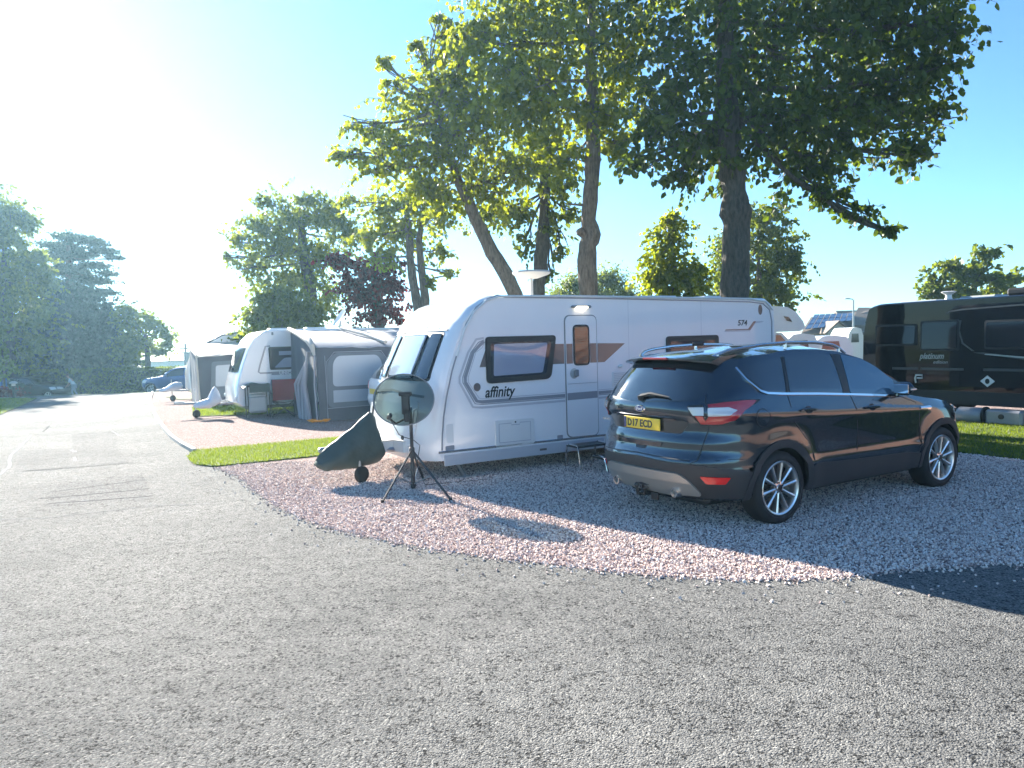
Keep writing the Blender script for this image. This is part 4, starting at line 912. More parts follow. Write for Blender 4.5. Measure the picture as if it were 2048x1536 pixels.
mb = MB(); mb.box((3.2, 1.1, .25), (5.4, 1.6, .12)); mb.build('chassis', M_['black'], uv)
mb = MB()
for y in (.1, 2.1): mb.box((.22, y, .52), (.10, .12, .12), bev=.03)
mb.build('front_lamp', M_['white'], uv)

def awning(root, x0, x1, dep, zh, zl, over=0.0):
    pass
aw = thing('caravan_awning', 'grey porch awning with a big clear window on the side of the second caravan', 'awning', ED(4.42, 17.55), TH)
AX, AD = 3.3, 2.72      # width along the caravan, depth
def sag(x, y, k=1): return -.035*math.sin(math.pi*max(0, min(1, x/AX)))*k-.02*math.sin(x*7+y*3)*.3
mb = MB(); Z = []
for x in np.linspace(-.02, AX, 16):
    Z.append([Vector((x, y, np.interp(y, [-.05, .12, .5, AD], [1.80, 1.87, 1.98, 2.30])+sag(x, y)+.012*math.sin(x*9+y*2))) for y in (-.05, .02, .12, .3, .5, 1.0, 1.6, 2.2, AD)])
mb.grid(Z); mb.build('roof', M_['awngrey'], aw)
def wall_grid(P0, P1, n, zt, zbm, wob=.015):
    out = []
    for i in range(n+1):
        t = i/n; p = Vector(P0).lerp(Vector(P1), t); d = (Vector(P1)-Vector(P0)).normalized(); nn = Vector((d.y, -d.x, 0)); top = zt(t)
        out.append([Vector((p.x, p.y, zbm+(top-zbm)*k/8))+nn*wob*math.sin(t*19+k*.5)*(1-abs(k-4)/5) for k in range(9)])
    return out
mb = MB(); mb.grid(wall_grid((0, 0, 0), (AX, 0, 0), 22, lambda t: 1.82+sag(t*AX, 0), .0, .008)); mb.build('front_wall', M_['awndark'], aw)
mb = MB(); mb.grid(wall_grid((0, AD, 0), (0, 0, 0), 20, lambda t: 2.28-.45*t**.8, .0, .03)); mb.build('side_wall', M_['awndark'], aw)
fa = lambda x, z, off: Vector((x, -off-.010, z))
win = MB().patch(rpoly([(.22, .33), (1.78, .33), (1.76, 1.45), (1.62, 1.66), (.42, 1.66), (.25, 1.45)], .16, 6), fa, .004, .3).build('window_surround', M_['awnmid'], aw)
def fold(x, z, off): return Vector((x, -off-.020-.003*math.sin(z*9+x*4)-.002*math.sin(x*7), z))
MB().patch(rpoly([(.36, .84), (1.63, .84), (1.62, 1.42), (1.5, 1.585), (.50, 1.585), (.38, 1.42)], .12, 6), fold, .006, .05).build('clear_window', M_['pvc'], win)
MB().patch([(.36, .45), (1.63, .45), (1.63, .745), (.36, .745)], fold, .006, .05).build('clear_window', M_['pvc'], win)
MB().patch(ribbon(rpoly([(.20, .10), (.20, .32), (.235, 1.46), (.42, 1.68), (1.62, 1.68), (1.77, 1.46), (1.80, .32)], .0), .016), fa, .008, .4, skirt=False).build('zip', M_['awngrey'], aw)
MB().patch(ribbon([(.20, .315), (1.8, .33)], .016), fa, .008, .4, skirt=False).build('zip', M_['awngrey'], aw)
mb = MB(); mb.tube([(-.03, AD, 2.33), (-.06, 1.4, 2.15), (-.09, .35, 1.98), (-.09, .05, 1.84), (-.06, -.02, 1.62)], [.06, .075, .085, .07, .03], 10); mb.build('air_beam', M_['awncream'], aw)
mb = MB(); mb.tube([(1.42, AD, 2.34), (1.60, 1.2, 2.13), (1.78, .1, 1.89)], [.045, .055, .05], 10); mb.build('air_beam', M_['awncream'], aw)
mb = MB(); mb.tube([(-.06, -.04, 1.62), (-.10, -.05, .9), (-.06, -.03, .02)], .018, 6); mb.tube([(.18, -.05, 1.6), (.20, -.05, 0)], .008, 6); mb.build('guy_strap', M_['awngrey'], aw)
mb = MB()
for k in range(5): a = k*1.1; mb.tube([(-.16+.02*k, .25+.3*math.sin(a)*.1, 1.7), (-.2+.05*math.sin(a), .5+.18*k, .9), (-.16+.04*math.cos(a), .4+.2*k, .02)], [.02, .06, .05], 6)
mb.build('gathered_curtain', M_['awngrey'], aw)

oc = MB(); pts = []
for k in range(90):
    a = k*.55; r = .16+.05*math.sin(k*1.7); pts.append((r*math.cos(a)*1.3, r*math.sin(a), .015+.05*abs(math.sin(k*.9))))
oc.tube(pts, .012, 5); o_ = oc.build('cable_heap', M_['orange']); o_.location = ED(4.45, 17.62)+Vector((0, -.12, 0)); tag(o_, 'orange hook-up cable heaped at the foot of the grey awning', 'cable')

# folding chair, water container, white hitch covers
ch = thing('folding_chair', 'dark red folding camping chair beside the second caravan', 'chair', ED(4.05, 19.75), TH-.3)
cx = MB()
for a, b in (((-.28, -.22, 0), (.26, .2, .42)), ((.28, -.22, 0), (-.26, .2, .42)), ((-.28, .24, 0), (.26, -.2, .42)), ((.28, .24, 0), (-.26, -.2, .42)), ((-.30, .2, .4), (-.32, .34, .98)), ((.30, .2, .4), (.32, .34, .98)), ((-.30, -.22, .62), (-.30, .24, .62)), ((.30, -.22, .62), (.30, .24, .62)), ((-.28, -.22, 0), (-.3, -.22, .62)), ((.28, -.22, 0), (.3, -.22, .62))): cx.tube([a, b], .012, 6)
cx.build('frame', M_['black'], ch)
mb = MB(); mb.grid([[Vector((x, .20+.14*(z-.42)/.56+.03*math.cos(x*5), z)) for z in (.42, .6, .8, .98)] for x in np.linspace(-.31, .31, 9)]); mb.build('backrest', M_['chairred'], ch)
mb = MB(); mb.grid([[Vector((x, y, .43-.05*math.cos(x*5))) for y in (-.22, 0, .2)] for x in np.linspace(-.27, .27, 9)]); mb.build('seat', M_['black'], ch)
bn = thing('waste_container', 'pale grey water container under a black hood on a stand beside the red chair', 'container', ED(3.42, 20.0), TH)
mb = MB(); mb.box((0, 0, .36), (.46, .30, .44), bev=.05); mb.box((0, -.02, .60), (.38, .22, .06), bev=.02); mb.build('container', M_['greyplastic'], bn)
mb = MB(); mb.grid([[Vector((x, y, .92-.10*y*y*8-.25*max(0, -x-.1)-.03*math.sin(x*9))) for y in (-.22, -.1, 0, .1, .22)] for x in np.linspace(-.38, .3, 9)]); mb.grid([[Vector((x, -.22, z)) for z in (.90, .80, .68)] for x in np.linspace(-.22, .3, 7)]); mb.build('hood', M_['canvas'], bn)
mb = MB()
for x in (-.26, .28):
    for y in (-.2, .2): mb.tube([(x, y, 0), (x, y, .86)], .016, 6)
    mb.tube([(x, -.2, .86), (x, .2, .86)], .016, 6)
for y in (-.2, .2): mb.tube([(-.26, y, .84), (.28, y, .84)], .014, 6)
mb.build('stand', M_['black'], bn)
cv2 = cover(tuple(ED(2.95, 20.9)), TH+.15, [(-1.02, .40, .32, .3), (-.85, .48, .28, .8), (-.64, .55, .28, 1), (-.56, .78, .30, 1), (-.48, .86, .32, .9), (-.40, .76, .36, .7), (-.34, .60, .40, .5)], .16, M_['whitecover'], 'hitch_cover', 'white cover with a raised peak over the hitch of the second caravan')
cv3 = cover(tuple(ED(2.72, 28.55)), TH+.1, [(-1.15, .48, .42, .4), (-.95, .56, .40, .8), (-.75, .72, .42, 1), (-.55, .74, .45, 1), (-.42, .70, .5, .7)], .2, M_['whitecover'], 'hitch_cover', 'low grey-white hitch cover farthest down the kerb beside the cream roofed awning')

# ---- third pitch: awning with a big window, arched caravan roof behind
a2 = thing('caravan_awning', 'dark sided awning with a pale cream roof left of the rounded white caravan', 'awning', ED(2.62, 25.9), TH)
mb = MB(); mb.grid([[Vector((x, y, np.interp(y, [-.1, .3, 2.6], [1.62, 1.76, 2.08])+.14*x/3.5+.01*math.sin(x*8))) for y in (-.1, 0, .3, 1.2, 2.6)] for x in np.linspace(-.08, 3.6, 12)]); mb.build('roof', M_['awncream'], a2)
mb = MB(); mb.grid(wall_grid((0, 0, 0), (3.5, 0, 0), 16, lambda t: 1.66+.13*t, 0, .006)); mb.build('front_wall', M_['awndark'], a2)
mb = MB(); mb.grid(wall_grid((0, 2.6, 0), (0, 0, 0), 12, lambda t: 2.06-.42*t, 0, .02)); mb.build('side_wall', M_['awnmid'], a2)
f2 = lambda x, z, off: Vector((x, -off-.012, z))
w2 = MB().patch(rpoly([(.32, .15), (3.2, .15), (3.2, 1.55), (.42, 1.45)], .08), f2, .004, .4).build('window_surround', M_['awnmid'], a2)
MB().patch(rpoly([(.50, .62), (3.1, .62), (3.1, 1.42), (.54, 1.32)], .08), f2, .010, .3).build('clear_window', M_['pvc'], w2)
mb = MB(); mb.tube([(-.04, -.06, 1.64), (-.09, .4, 1.80), (-.05, 2.6, 2.1)], .05, 8); mb.tube([(-.05, -.06, 1.62), (0, -.05, 0)], .03, 6); mb.build('air_beam', M_['awncream'], a2)
c3 = thing('touring_caravan', 'pale caravan with an arched front roof behind the cream roofed awning', 'caravan', ED(2.65, 28.6), TH)
PA = [(.10, .30), (.0, .45), (.02, 1.0), (.10, 1.4), (.30, 1.85), (.62, 2.18), (1.1, 2.42), (1.5, 2.50), (1.7, 2.52)]
caravan_body(c3, PA, 2.52, 6.0, 2.2, .10, M_['vanwhite']); road_wheel(c3, 3.2, .1); aframe(c3, 1.1, .1, 1.0, -.6)
MB().patch(rpoly([(.9, 1.2), (1.9, 1.2), (1.9, 1.8), (.9, 1.8)], .05), nside, .02, .4).build('window', M_['glassb'], c3)
MB().patch(ribbon([(.10, 1.38), (.32, 1.80), (.64, 2.13), (1.1, 2.37), (1.7, 2.47), (5, 2.47)], .05), nside, .01, .4).build('side_trim', M_['trimgrey'], c3)

# ---- white car between the awning and the first caravan
WW = [(.28, .80), (.36, .84), (.50, .87), (.75, .89), (.92, .895), (1.02, .87), (1.2, .81), (1.4, .70), (1.5, .63), (1.6, .58)]
WR = [(.28, -.72), (.45, -.84), (.62, -.88), (.66, -.84), (.95, -.82), (1.05, -.78), (1.2, -.66), (1.42, -.40), (1.5, -.25)]
WF = [(.28, 3.25), (.5, 3.40), (.75, 3.38), (.9, 3.25), (1.0, 2.9)]
WT = [(-.6, 1.30), (-.4, 1.38), (0, 1.45), (.6, 1.49), (1.1, 1.46), (1.4, 1.38), (1.8, 1.17), (2.1, 1.02), (2.5, .98), (3.0, .92), (3.4, .78)]
WC = [(-.6, .02), (0, .05), (1.2, .06), (2, .08), (2.3, .04), (3.4, .01)]
def small_car(name, lab, paint, loc, rz, wheelbase=2.6, near=-1):
    t = thing(name, lab, 'car', loc, rz); S = Shell(WW, WR, WF, WT, WC, (0, wheelbase), ar=.6, af=.9, wr=.32, crease=.03); S.body(paint, t, nz_=18, rarch=.36)
    a, b, rr, ff = S.side(-1), S.side(1), S.end(-1), S.end(1)
    for fn in (a, b):
        MB().patch(rpoly([(-.35, 1.08), (.62, 1.03), (.62, 1.40), (.05, 1.38)], .05), fn, .006, .12).build('side_window', M_['glass'], t)
        MB().patch(rpoly([(.68, 1.03), (1.78, .98), (1.40, 1.30), (1.15, 1.39), (.68, 1.41)], .05), fn, .006, .12).build('side_window', M_['glass'], t)
        MB().patch(ribbon([(.65, 1.0), (.66, .45)], .01), fn, .003, .3, skirt=False).build('panel_gap', M_['black'], t)
        for hx in (.35, 1.35): MB().patch(rpoly([(hx, .90), (hx+.18, .895), (hx+.18, .93), (hx, .935)], .01), fn, .02, .1).build('door_handle', paint, t)
        MB().patch(rpoly([(2.85, .66), (3.12, .70), (3.02, .84), (2.72, .84)], .04), fn, .008, .08).build('headlight', M_['clear'], t)
        MB().patch(rpoly([(-.70, .78), (-.45, .82), (-.50, 1.02), (-.72, 1.0)], .03), fn, .008, .08).build('tail_light', M_['red'], t)
    MB().patch(rpoly([(-.56, 1.05), (.56, 1.05), (.50, 1.40), (-.50, 1.40)], .05), rr, .006, .1).build('rear_window', M_['glass'], t)
    MB().patch([(1.35, -.52), (1.98, -.72), (1.98, .72), (1.35, .52)], S.top(), .006, .12).build('windscreen', M_['glass'], t)
    MB().patch(rpoly([(-.26, .70), (.26, .70), (.26, .82), (-.26, .82)], .01), rr, .012, .1).build('number_plate', M_['plate'], t)
    MB().patch(rpoly([(-.7, .30), (.7, .30), (.72, .42), (-.72, .42)], .04), rr, .012, .1).build('rear_bumper', M_['blacktrim'], t)
    MB().patch(rpoly([(-.45, .45), (.45, .45), (.42, .68), (-.42, .68)], .06), ff, .008, .1).build('front_grille', M_['black'], t)
    for sg in (1, -1):
        MB().patch([(sg*x, z) for x, z in rpoly([(.50, .80), (.72, .80), (.70, 1.0), (.52, 1.0)], .03)], rr, .010, .08).build('tail_light', M_['red'], t)
        MB().patch([(sg*x, z) for x, z in rpoly([(.42, .70), (.72, .72), (.70, .84), (.45, .80)], .03)], ff, .008, .08).build('headlight', M_['clear'], t)
        for wx in (0, wheelbase): add_wheel(t, wx, sg*.76, .32, .215, sg, 5, M_['silver'], width=.20)
        mir = MB(); mir.box((1.62, sg*.98, 1.04), (.12, .2, .13), bev=.04); mir.tube([(1.66, sg*.82, 1.0), (1.64, sg*.92, 1.02)], .03, 6); mir.build('door_mirror', paint, t)
    mb = MB(); mb.box((1.3, 0, .34), (3.6, 1.4, .2), bev=.05); mb.build('underbody', M_['black'], t)
    return t
small_car('parked_car', 'white car parked between the grey awning and the nose of the nearest caravan', M_['vanwhite'], ED(6.12, 16.0), TH)
bl = small_car('parked_car', 'blue car facing the road beside the far end of the white kerb', M_['bluepaint'], (-18.68+1.75, 39.8, gz(0, 39.8)), math.pi-.10)
dk = small_car('parked_car', 'dark car standing in the shade of the conifers at the far left', M_['darkpaint'], (-31.2, 45.6, gz(0, 45.4)), -.05)

# ---- black camper on the right
rvA = Vector((7.79, 16.0, 0)); rv = thing('camper_van', 'big glossy black camper with dark windows right of the SUV', 'camper van', rvA, math.radians(-60))
RP = [(.06, .30), (-.03, .55), (-.02, 1.2), (-.01, 1.7), (.06, 2.05), (.13, 2.27), (.22, 2.34), (.36, 2.37), (.5, 2.375)]
_, _f = caravan_body(rv, RP, 2.38, 6.4, 2.1, .12, M_['blackpaint'])
rvs = lambda x, z, off: Vector((x, -off, z))
def rvw(x0, z0, x1, z1, m='glassd'):
    w_ = MB().patch(rpoly([(x0, z0), (x1, z0), (x1, z1), (x0, z1)], .05), rvs, .014, .5).build('window', M_['black'], rv)
    MB().patch(rpoly([(x0+.04, z0+.04), (x1-.04, z0+.04), (x1-.04, z1-.04), (x0+.04, z1-.04)], .04), lambda x, z, off: Vector((x, -off-.035*math.cos((z-z0)/(z1-z0)*math.pi/2)*math.sin((x-x0)/(x1-x0)*math.pi)**.3*0-.03*(1-(z-z0)/(z1-z0))-.004, z)), .016, .1).build('pane', M_[m], w_)
rvw(.28, 1.47, 1.20, 1.92); rvw(1.27, 1.36, 2.04, 1.97); rvw(2.50, 1.38, 3.3, 1.93); rvw(3.8, 1.36, 4.6, 1.93)
MB().patch(ribbon([(.05, 1.99), (6.3, 1.99)], .035), rvs, .016, 1).build('roof_gutter', M_['blackpaint'], rv)
MB().patch(ribbon([(.02, 1.335), (2.3, 1.335), (6.3, 1.34)], .025), rvs, .014, 1).build('side_moulding', M_['blackpaint'], rv)
for a, b in ((.66, 1.22), (1.27, 2.12), (2.48, 4.2)): MB().patch([(a, .965), (b, .965), (b, 1.015), (a, 1.015)], rvs, .006, 1).build('stripe_decal', M_['dimgrey'], rv)
MB().patch(ribbon([(1.78, 2.10), (1.85, 2.135), (2.1, 2.16), (6, 2.27)], .03), rvs, .004, 1, skirt=False).build('stripe_decal', M_['dimgrey'], rv)
MB().patch(ribbon([(2.06, 1.95), (2.03, 1.75), (2.10, 1.5), (2.32, 1.33), (3.2, 1.20), (5, 1.10)], .035), rvs, .004, 1, skirt=False).build('stripe_decal', M_['dimgrey'], rv)
MB().patch([(2.5, 1.275), (2.52, 1.295), (3.3, 1.23), (3.3, 1.20)], rvs, .006, 1, skirt=False).build('stripe_decal', M_['inkgrey'], rv)
text_obj('platinum', .175, M_['inkgrey'], rv, frame_M((1.25, -.006, 1.195), (1, 0, 0), (0, 0, 1)), 'lettering', shear=.3, bold=.003, sx=.80)
text_obj('edition', .095, M_['inkgrey'], rv, frame_M((1.52, -.006, 1.10), (1, 0, 0), (0, 0, 1)), 'lettering', shear=.3, sx=1.1)
MB().patch([(2.43, .77), (2.56, .66), (2.69, .77), (2.56, .88)], rvs, .010, 1).build('logo_diamond', M_['white'], rv)
MB().patch(circ(2.56, .77, .04, .05), rvs, .013, 1).build('logo_centre', M_['ink'], rv)
for a, b in ((.55, 1.12), (1.32, 1.62), (1.66, 2.05)): MB().patch(rpoly([(a, .62), (b, .62), (b, .90), (a, .90)], .02), rvs, .007, 1).build('locker_door', M_['blackpaint'], rv)
mb = MB(); mb.tube([(1.18, -.02, .70), (1.18, -.05, .80), (1.2, -.05, .86), (1.33, -.05, .86), (1.33, -.05, .80), (1.22, -.05, .80)], .016, 8); mb.build('water_inlet', M_['white'], rv)
MB().patch([(.05, .30), (6.3, .30), (6.3, .56), (.05, .56)], rvs, .012, 1).build('skirt', M_['black'], rv)
mb = MB(); mb.lathe([(.05, 2.34), (.09, 2.36), (.055, 2.44), (.06, 2.49), (.13, 2.535), (.14, 2.55), (.10, 2.56), (0, 2.56)], c=(1.55, .5, 0), n=24); mb.build('roof_aerial', M_['white'], rv)
MB().box((2.1, .8, 2.40), (.7, .6, .07), bev=.03).build('roof_light', M_['greyplastic'], rv); MB().box((1.0, .6, 2.385), (.8, .5, .05), bev=.02).build('roof_light', M_['greyplastic'], rv)
mb = MB(); mb.box((3.1, .6, 2.45), (.7, .7, .14), bev=.04); mb.build('air_conditioner', M_['black'], rv)
for x in (1.1, 4.9): road_wheel(rv, x, .12, .33, .2); road_wheel(rv, x, 1.95, .33, .2)
mb = MB(); mb.box((3.2, 1.0, .36), (6.0, 1.7, .14)); mb.build('underbody', M_['black'], rv)
rl = lambda x, y, z=0: rvA+Matrix.Rotation(math.radians(-60), 3, 'Z')@Vector((x, y, z))
wr_ = thing('water_roller', 'grey barrel water carrier lying beneath the black camper', 'water carrier', rl(2.72, -.45), math.radians(-60))
mb = MB(); mb.lathe([(0, -.22), (.13, -.22), (.15, -.19), (.15, .19), (.13, .22), (0, .22)], c=(-.22, 0, .155), axis='x', n=24); mb.build('barrel', M_['decal'], wr_)
mb = MB(); mb.lathe([(.10, -.02), (.16, -.02), (.165, 0), (.16, .02), (.10, .02)], c=(.04, 0, .165), axis='x', n=24); mb.build('tyre', M_['rubber'], wr_)
bx = thing('storage_box', 'pale grey storage box with a round dark cap beside the black camper', 'box', rl(3.1, -.42), math.radians(-60))
mb = MB(); mb.box((0, 0, .15), (.62, .30, .28), bev=.04); mb.build('box_shell', M_['decal'], bx)
mb = MB(); mb.lathe([(0, -.17), (.045, -.17), (.05, -.14)], c=(-.02, 0, .17), axis='y', n=16); mb.build('cap', M_['black'], bx)
# hitched items: loading ramps seen beyond
# ---------------------------------------------------------------- trees
def leaves_mesh(name, P, D, size, mat_, parent, folded=True, spread=.8):
    """P leaf base points, D direction each leaf hangs towards, size per leaf"""
    n = len(P); D = D/np.linalg.norm(D, axis=1, keepdims=True)
    S = NR.normal(size=(n, 3)); S -= (S*D).sum(1, keepdims=True)*D; S /= np.linalg.norm(S, axis=1, keepdims=True)
    N = np.cross(D, S); s = size[:, None]
    if folded:
        V = np.stack([P, P+D*s*.38+S*s*.40+N*s*.10, P+D*s*.80+S*s*.26+N*s*.04, P+D*s*1.05, P+D*s*.80-S*s*.26+N*s*.04, P+D*s*.38-S*s*.40+N*s*.10], 1)
        b = np.arange(n)[:, None]*6; Fq = np.concatenate([b+np.array([0, 1, 2, 3]), b+np.array([0, 3, 4, 5])], 1).reshape(-1, 4); k = 6
    else:
        V = np.stack([P, P+D*s*.55+S*s*.42, P+D*s*1.05, P+D*s*.5-S*s*.42], 1); Fq = (np.arange(n)[:, None]*4+np.arange(4)); k = 4
    t = np.clip(NR.normal(.5, .28, n), 0, 1)
    return fast_mesh(name, V.reshape(-1, 3), Fq, mat_, parent, tint=np.repeat(t, k))

def limb(mb, a, b, ra, rb, bendz=.12, n=6, knob=0):
    a, b = Vector(a), Vector(b); L = (b-a).length; o1 = Vector((R.gauss(0, 1), R.gauss(0, 1), 0))*L*.05; pts = []; rr = []
    for i in range(n+1):
        t = i/n; p = a.lerp(b, t)+o1*math.sin(math.pi*t)+Vector((0, 0, -bendz*L*math.sin(math.pi*t)*.5)); pts.append(p); rr.append(ra*(1-t)+rb*t)
    mb.tube(pts, rr, 7, caps=False); return pts

def tree(name, label, cat, Y, trunk, lobes, leaf=.13, dens=1.0, mat_='leafA', bark='bark2', spray=(.5, 1.1), nl=14, droop=.35, folded=True, group=None, depth=.85, limbs=True, base=None, fill=.55, twigs=False, hang=1.0, dz=.55, wisp=.16):
    """trunk: [(u, v, r)] pixels + radius m (bottom first); lobes: [(u, v, ru, rv, dY)]"""
    k = Y/F
    tp = []
    for T in trunk:
        q = at(T[0], T[1], Y+(T[3] if len(T) > 3 else 0)); tp.append((q, T[2]))
    b0 = tp[0][0].copy(); zg = gz(b0.x, Y)
    root = thing(name, label, cat, (0, 0, 0), 0, group); root.location = (b0.x, b0.y, zg); off = Vector(root.location)
    mb = MB(); pts = [Vector((b0.x, b0.y, zg-.1))-off]+[p-off for p, r in tp]; rr = [tp[0][1]*1.25]+[r for p, r in tp]
    # lumpy resampled trunk
    P2, R2 = [], []
    for i in range(len(pts)-1):
        n = max(2, int((pts[i+1]-pts[i]).length/.22)); n = min(n, 40)
        for j in range(n):
            t = j/n; P2.append(pts[i].lerp(pts[i+1], t)+Vector((R.gauss(0, .010), R.gauss(0, .01), 0))*min(1, rr[i]*6)); R2.append((rr[i]*(1-t)+rr[i+1]*t)*R.uniform(.95, 1.06))
    P2.append(pts[-1]); R2.append(rr[-1]); mb.tube(P2, R2, 14, caps=False)
    C_ = []; 
    for (u, v, ru, rv, dY) in lobes:
        c = at(u, v, Y+dY); kk = (Y+dY)/F; C_.append((c, ru*kk*1.08, rv*kk*1.12, max(ru, rv)*kk*depth))
    top = P2[-max(2, len(P2)//3):]
    if limbs:
        for c, rx, rz, ry in C_:
            tgt = c-off; cand = [p for p in top if p.z < tgt.z+.3] or top[:1]; st = min(cand, key=lambda p: (p-tgt).length)
            r0 = min(max(.02, rr[-1]*.8), .03+.008*(tgt-st).length); lp = limb(mb, st, tgt, r0, r0*.35)
            for _ in range(6):
                e = tgt+Vector((R.uniform(-rx, rx)*.7, R.uniform(-ry, ry)*.6, R.uniform(-rz, rz)*.6)); limb(mb, lp[R.choice((3, 4, 5))], e, r0*.4, .012, n=4)
    mb.build('trunk', M_[bark], root, sharp=None)
    PL, DL, SL = [], [], []; tw = MB()
    for c, rx, rz, ry in C_:
        area = (rx*rz+rx*ry+ry*rz)*4.2; ns = max(8, int(area*dens/(nl*leaf*leaf*.5)*(.95 if Y < 23 else 1.0)))
        u = NR.normal(size=(ns, 3)); u /= np.linalg.norm(u, axis=1, keepdims=True); rad = NR.uniform(fill, 1.0, ns)[:, None]
        out_ = NR.random((ns, 1)) < wisp; rad = np.where(out_, NR.uniform(1.05, 1.38, (ns, 1)), rad)
        nz = 1+.22*np.sin(u[:, :1]*7+c.x)*np.cos(u[:, 2:3]*6+c.z)
        end = u*np.array([rx, ry, rz])*rad*nz
        Ls = NR.uniform(spray[0], spray[1], ns)*np.minimum(1, (rx+rz)/1.6)
        dirv = u*np.array([1, 1, dz]); dirv += NR.normal(0, .25, (ns, 3))*np.array([1, 1, min(1, dz*2)]); dirv /= np.linalg.norm(dirv, axis=1, keepdims=True)
        t = np.linspace(0, 1, nl)[None, :, None]; Lb = Ls[:, None, None]
        pos = end[:, None, :]-dirv[:, None, :]*Lb*(1-t)*1.0
        pos = pos+np.array([0, 0, -1.0])*(droop*Lb*t*t)+NR.normal(0, .03, (ns, nl, 3))*min(1, leaf*8)
        side_ = NR.normal(size=(ns, nl, 3))*.7; d = side_+dirv[:, None, :]*.5+np.array([0, 0, -hang])
        PL.append((pos+np.array(c)-np.array(off)).reshape(-1, 3)); DL.append(d.reshape(-1, 3)); SL.append(NR.uniform(.5, 1.3, ns*nl)*leaf)
        if twigs:
            cnt = min(ns, 70); o3 = np.array(c)-np.array(off)
            for i in range(cnt):
                a = pos[i, 0]+o3; b = pos[i, nl//2]+o3; e = pos[i, -1]+o3; tw.tube([a, b, e], [.008, .006, .003], 3, caps=False)
    leaves_mesh('crown', np.concatenate(PL), np.concatenate(DL), np.concatenate(SL), M_[mat_], root, folded)
    if twigs: tw.build('twigs', M_[bark], root, recalc=False, sharp=None)
    return root

# three lime trees behind the nearest caravan
tree('lime_tree', 'largest tree, leaf colour darkened for shade, with the thick burred trunk behind the SUV roof', 'tree', 15.6,
     [(1466, 830, .34), (1470, 590, .31), (1472, 500, .285), (1474, 450, .27), (1472, 425, .33), (1470, 408, .29), (1470, 385, .23), (1466, 350, .27), (1462, 330, .25), (1455, 220, .22), (1450, 60, .18), (1460, -120, .10)],
     [(1440, 110, 190, 150, 0), (1330, 220, 100, 100, -.6), (1620, 80, 190, 140, .3), (1780, 60, 120, 110, 0), (1600, 240, 150, 85, -.4), (1740, 210, 130, 75, .2), (1860, 130, 85, 45, 0), (1860, 215, 60, 45, .2), (1440, 290, 130, 65, .4),
      (1620, 330, 95, 50, 0), (1820, 300, 75, 40, 0), (1360, 345, 40, 28, .2), (1660, 385, 55, 30, -.2), (1720, 420, 40, 25, -.3), (1770, 458, 22, 14, -.3), (1500, -110, 330, 120, .5), (1800, -60, 170, 80, .2), (1450, 370, 30, 20, .6), (1275, 320, 45, 30, 0), (1890, 40, 70, 60, 0)],
     leaf=.145, dens=.85, mat_='leafShade', bark='bark1', spray=(.5, 1.0), nl=12, droop=.3, group='lime trees behind the nearest caravan', twigs=True)
tree('lime_tree', 'tree with a pale straight trunk and sawn stub behind the middle of the caravan', 'tree', 17.2,
     [(1180, 830, .24), (1178, 585, .215), (1174, 520, .225), (1176, 490, .21), (1184, 470, .225), (1178, 440, .175), (1182, 380, .17), (1186, 320, .175), (1186, 240, .15), (1180, 100, .12), (1185, -40, .07)],
     [(1160, 60, 170, 130, 0), (1040, 60, 120, 100, .2), (1080, 200, 120, 90, -.5), (1200, 220, 110, 80, .2), (950, 60, 60, 50, 0), (1130, 320, 60, 40, .2), (1250, 120, 80, 90, .5), (1110, -80, 200, 90, 0), (1240, 290, 50, 40, .3), (1020, 150, 90, 70, -.9)],
     leaf=.135, dens=.72, mat_='leafA', bark='bark2', group='lime trees behind the nearest caravan', twigs=False)
st = MB(); root_m = bpy.data.objects['lime_tree.001']; q = at(1180, 475, 17.2)-Vector(root_m.location); st.tube([q, q+Vector((-.12, -.05, .06)), q+Vector((-.27, -.08, .15)), q+Vector((-.29, -.09, .17))], [.12, .11, .10, .06], 10); st.build('cut_stub', M_['bark2'], root_m); st = MB(); st.tube([at(1185, 412, 17.2)-Vector(root_m.location), at(1136, 408, 17.1)-Vector(root_m.location)], [.04, .02], 6); st.build('side_branch', M_['bark2'], root_m)
tree('lime_tree', 'leaning double stemmed tree with sunlit yellow-green leaves above the caravan nose', 'tree', 18.6,
     [(1075, 830, .24, 1.2), (1032, 590, .20), (1012, 550, .19), (985, 505, .18), (962, 460, .165), (944, 420, .15), (915, 360, .12), (890, 280, .09), (870, 200, .06)],
     [(900, 150, 90, 80, 0), (850, 210, 90, 75, .3), (800, 290, 80, 60, 0), (735, 260, 38, 26, 0), (705, 245, 30, 18, 0), (700, 300, 36, 20, .2), (680, 312, 22, 12, .2), (780, 170, 25, 20, 0), (765, 120, 18, 14, 0), (880, 300, 110, 80, -.4), (960, 250, 110, 90, -.2), (970, 360, 100, 60, .2), (860, 380, 80, 45, 0), (930, 70, 70, 60, 0), (880, 45, 36, 26, 0), (1030, 330, 80, 60, .3), (755, 330, 50, 25, 0), (840, 90, 22, 16, 0), (930, 190, 80, 70, -.8)],
     leaf=.13, dens=.62, mat_='leafA', bark='bark2', group='lime trees behind the nearest caravan', twigs=True)
tree('lime_tree', 'slimmer dark trunk with leaf shoots between the leaning tree and the pale straight trunk', 'tree', 19.8,
     [(1075, 830, .20), (1078, 590, .175), (1082, 510, .19), (1084, 480, .16), (1090, 400, .14), (1090, 300, .13), (1085, 180, .09)],
     [(1090, 300, 80, 70, 0), (1120, 370, 50, 40, 0), (1050, 420, 40, 26, 0), (1105, 440, 42, 30, 0), (1120, 500, 26, 18, 0), (1050, 480, 26, 26, 0), (1095, 545, 26, 16, 0), (990, 420, 60, 30, .3), (1140, 420, 24, 22, 0)],
     leaf=.13, dens=.9, mat_='leafM', bark='bark1', group='lime trees behind the nearest caravan', twigs=False)
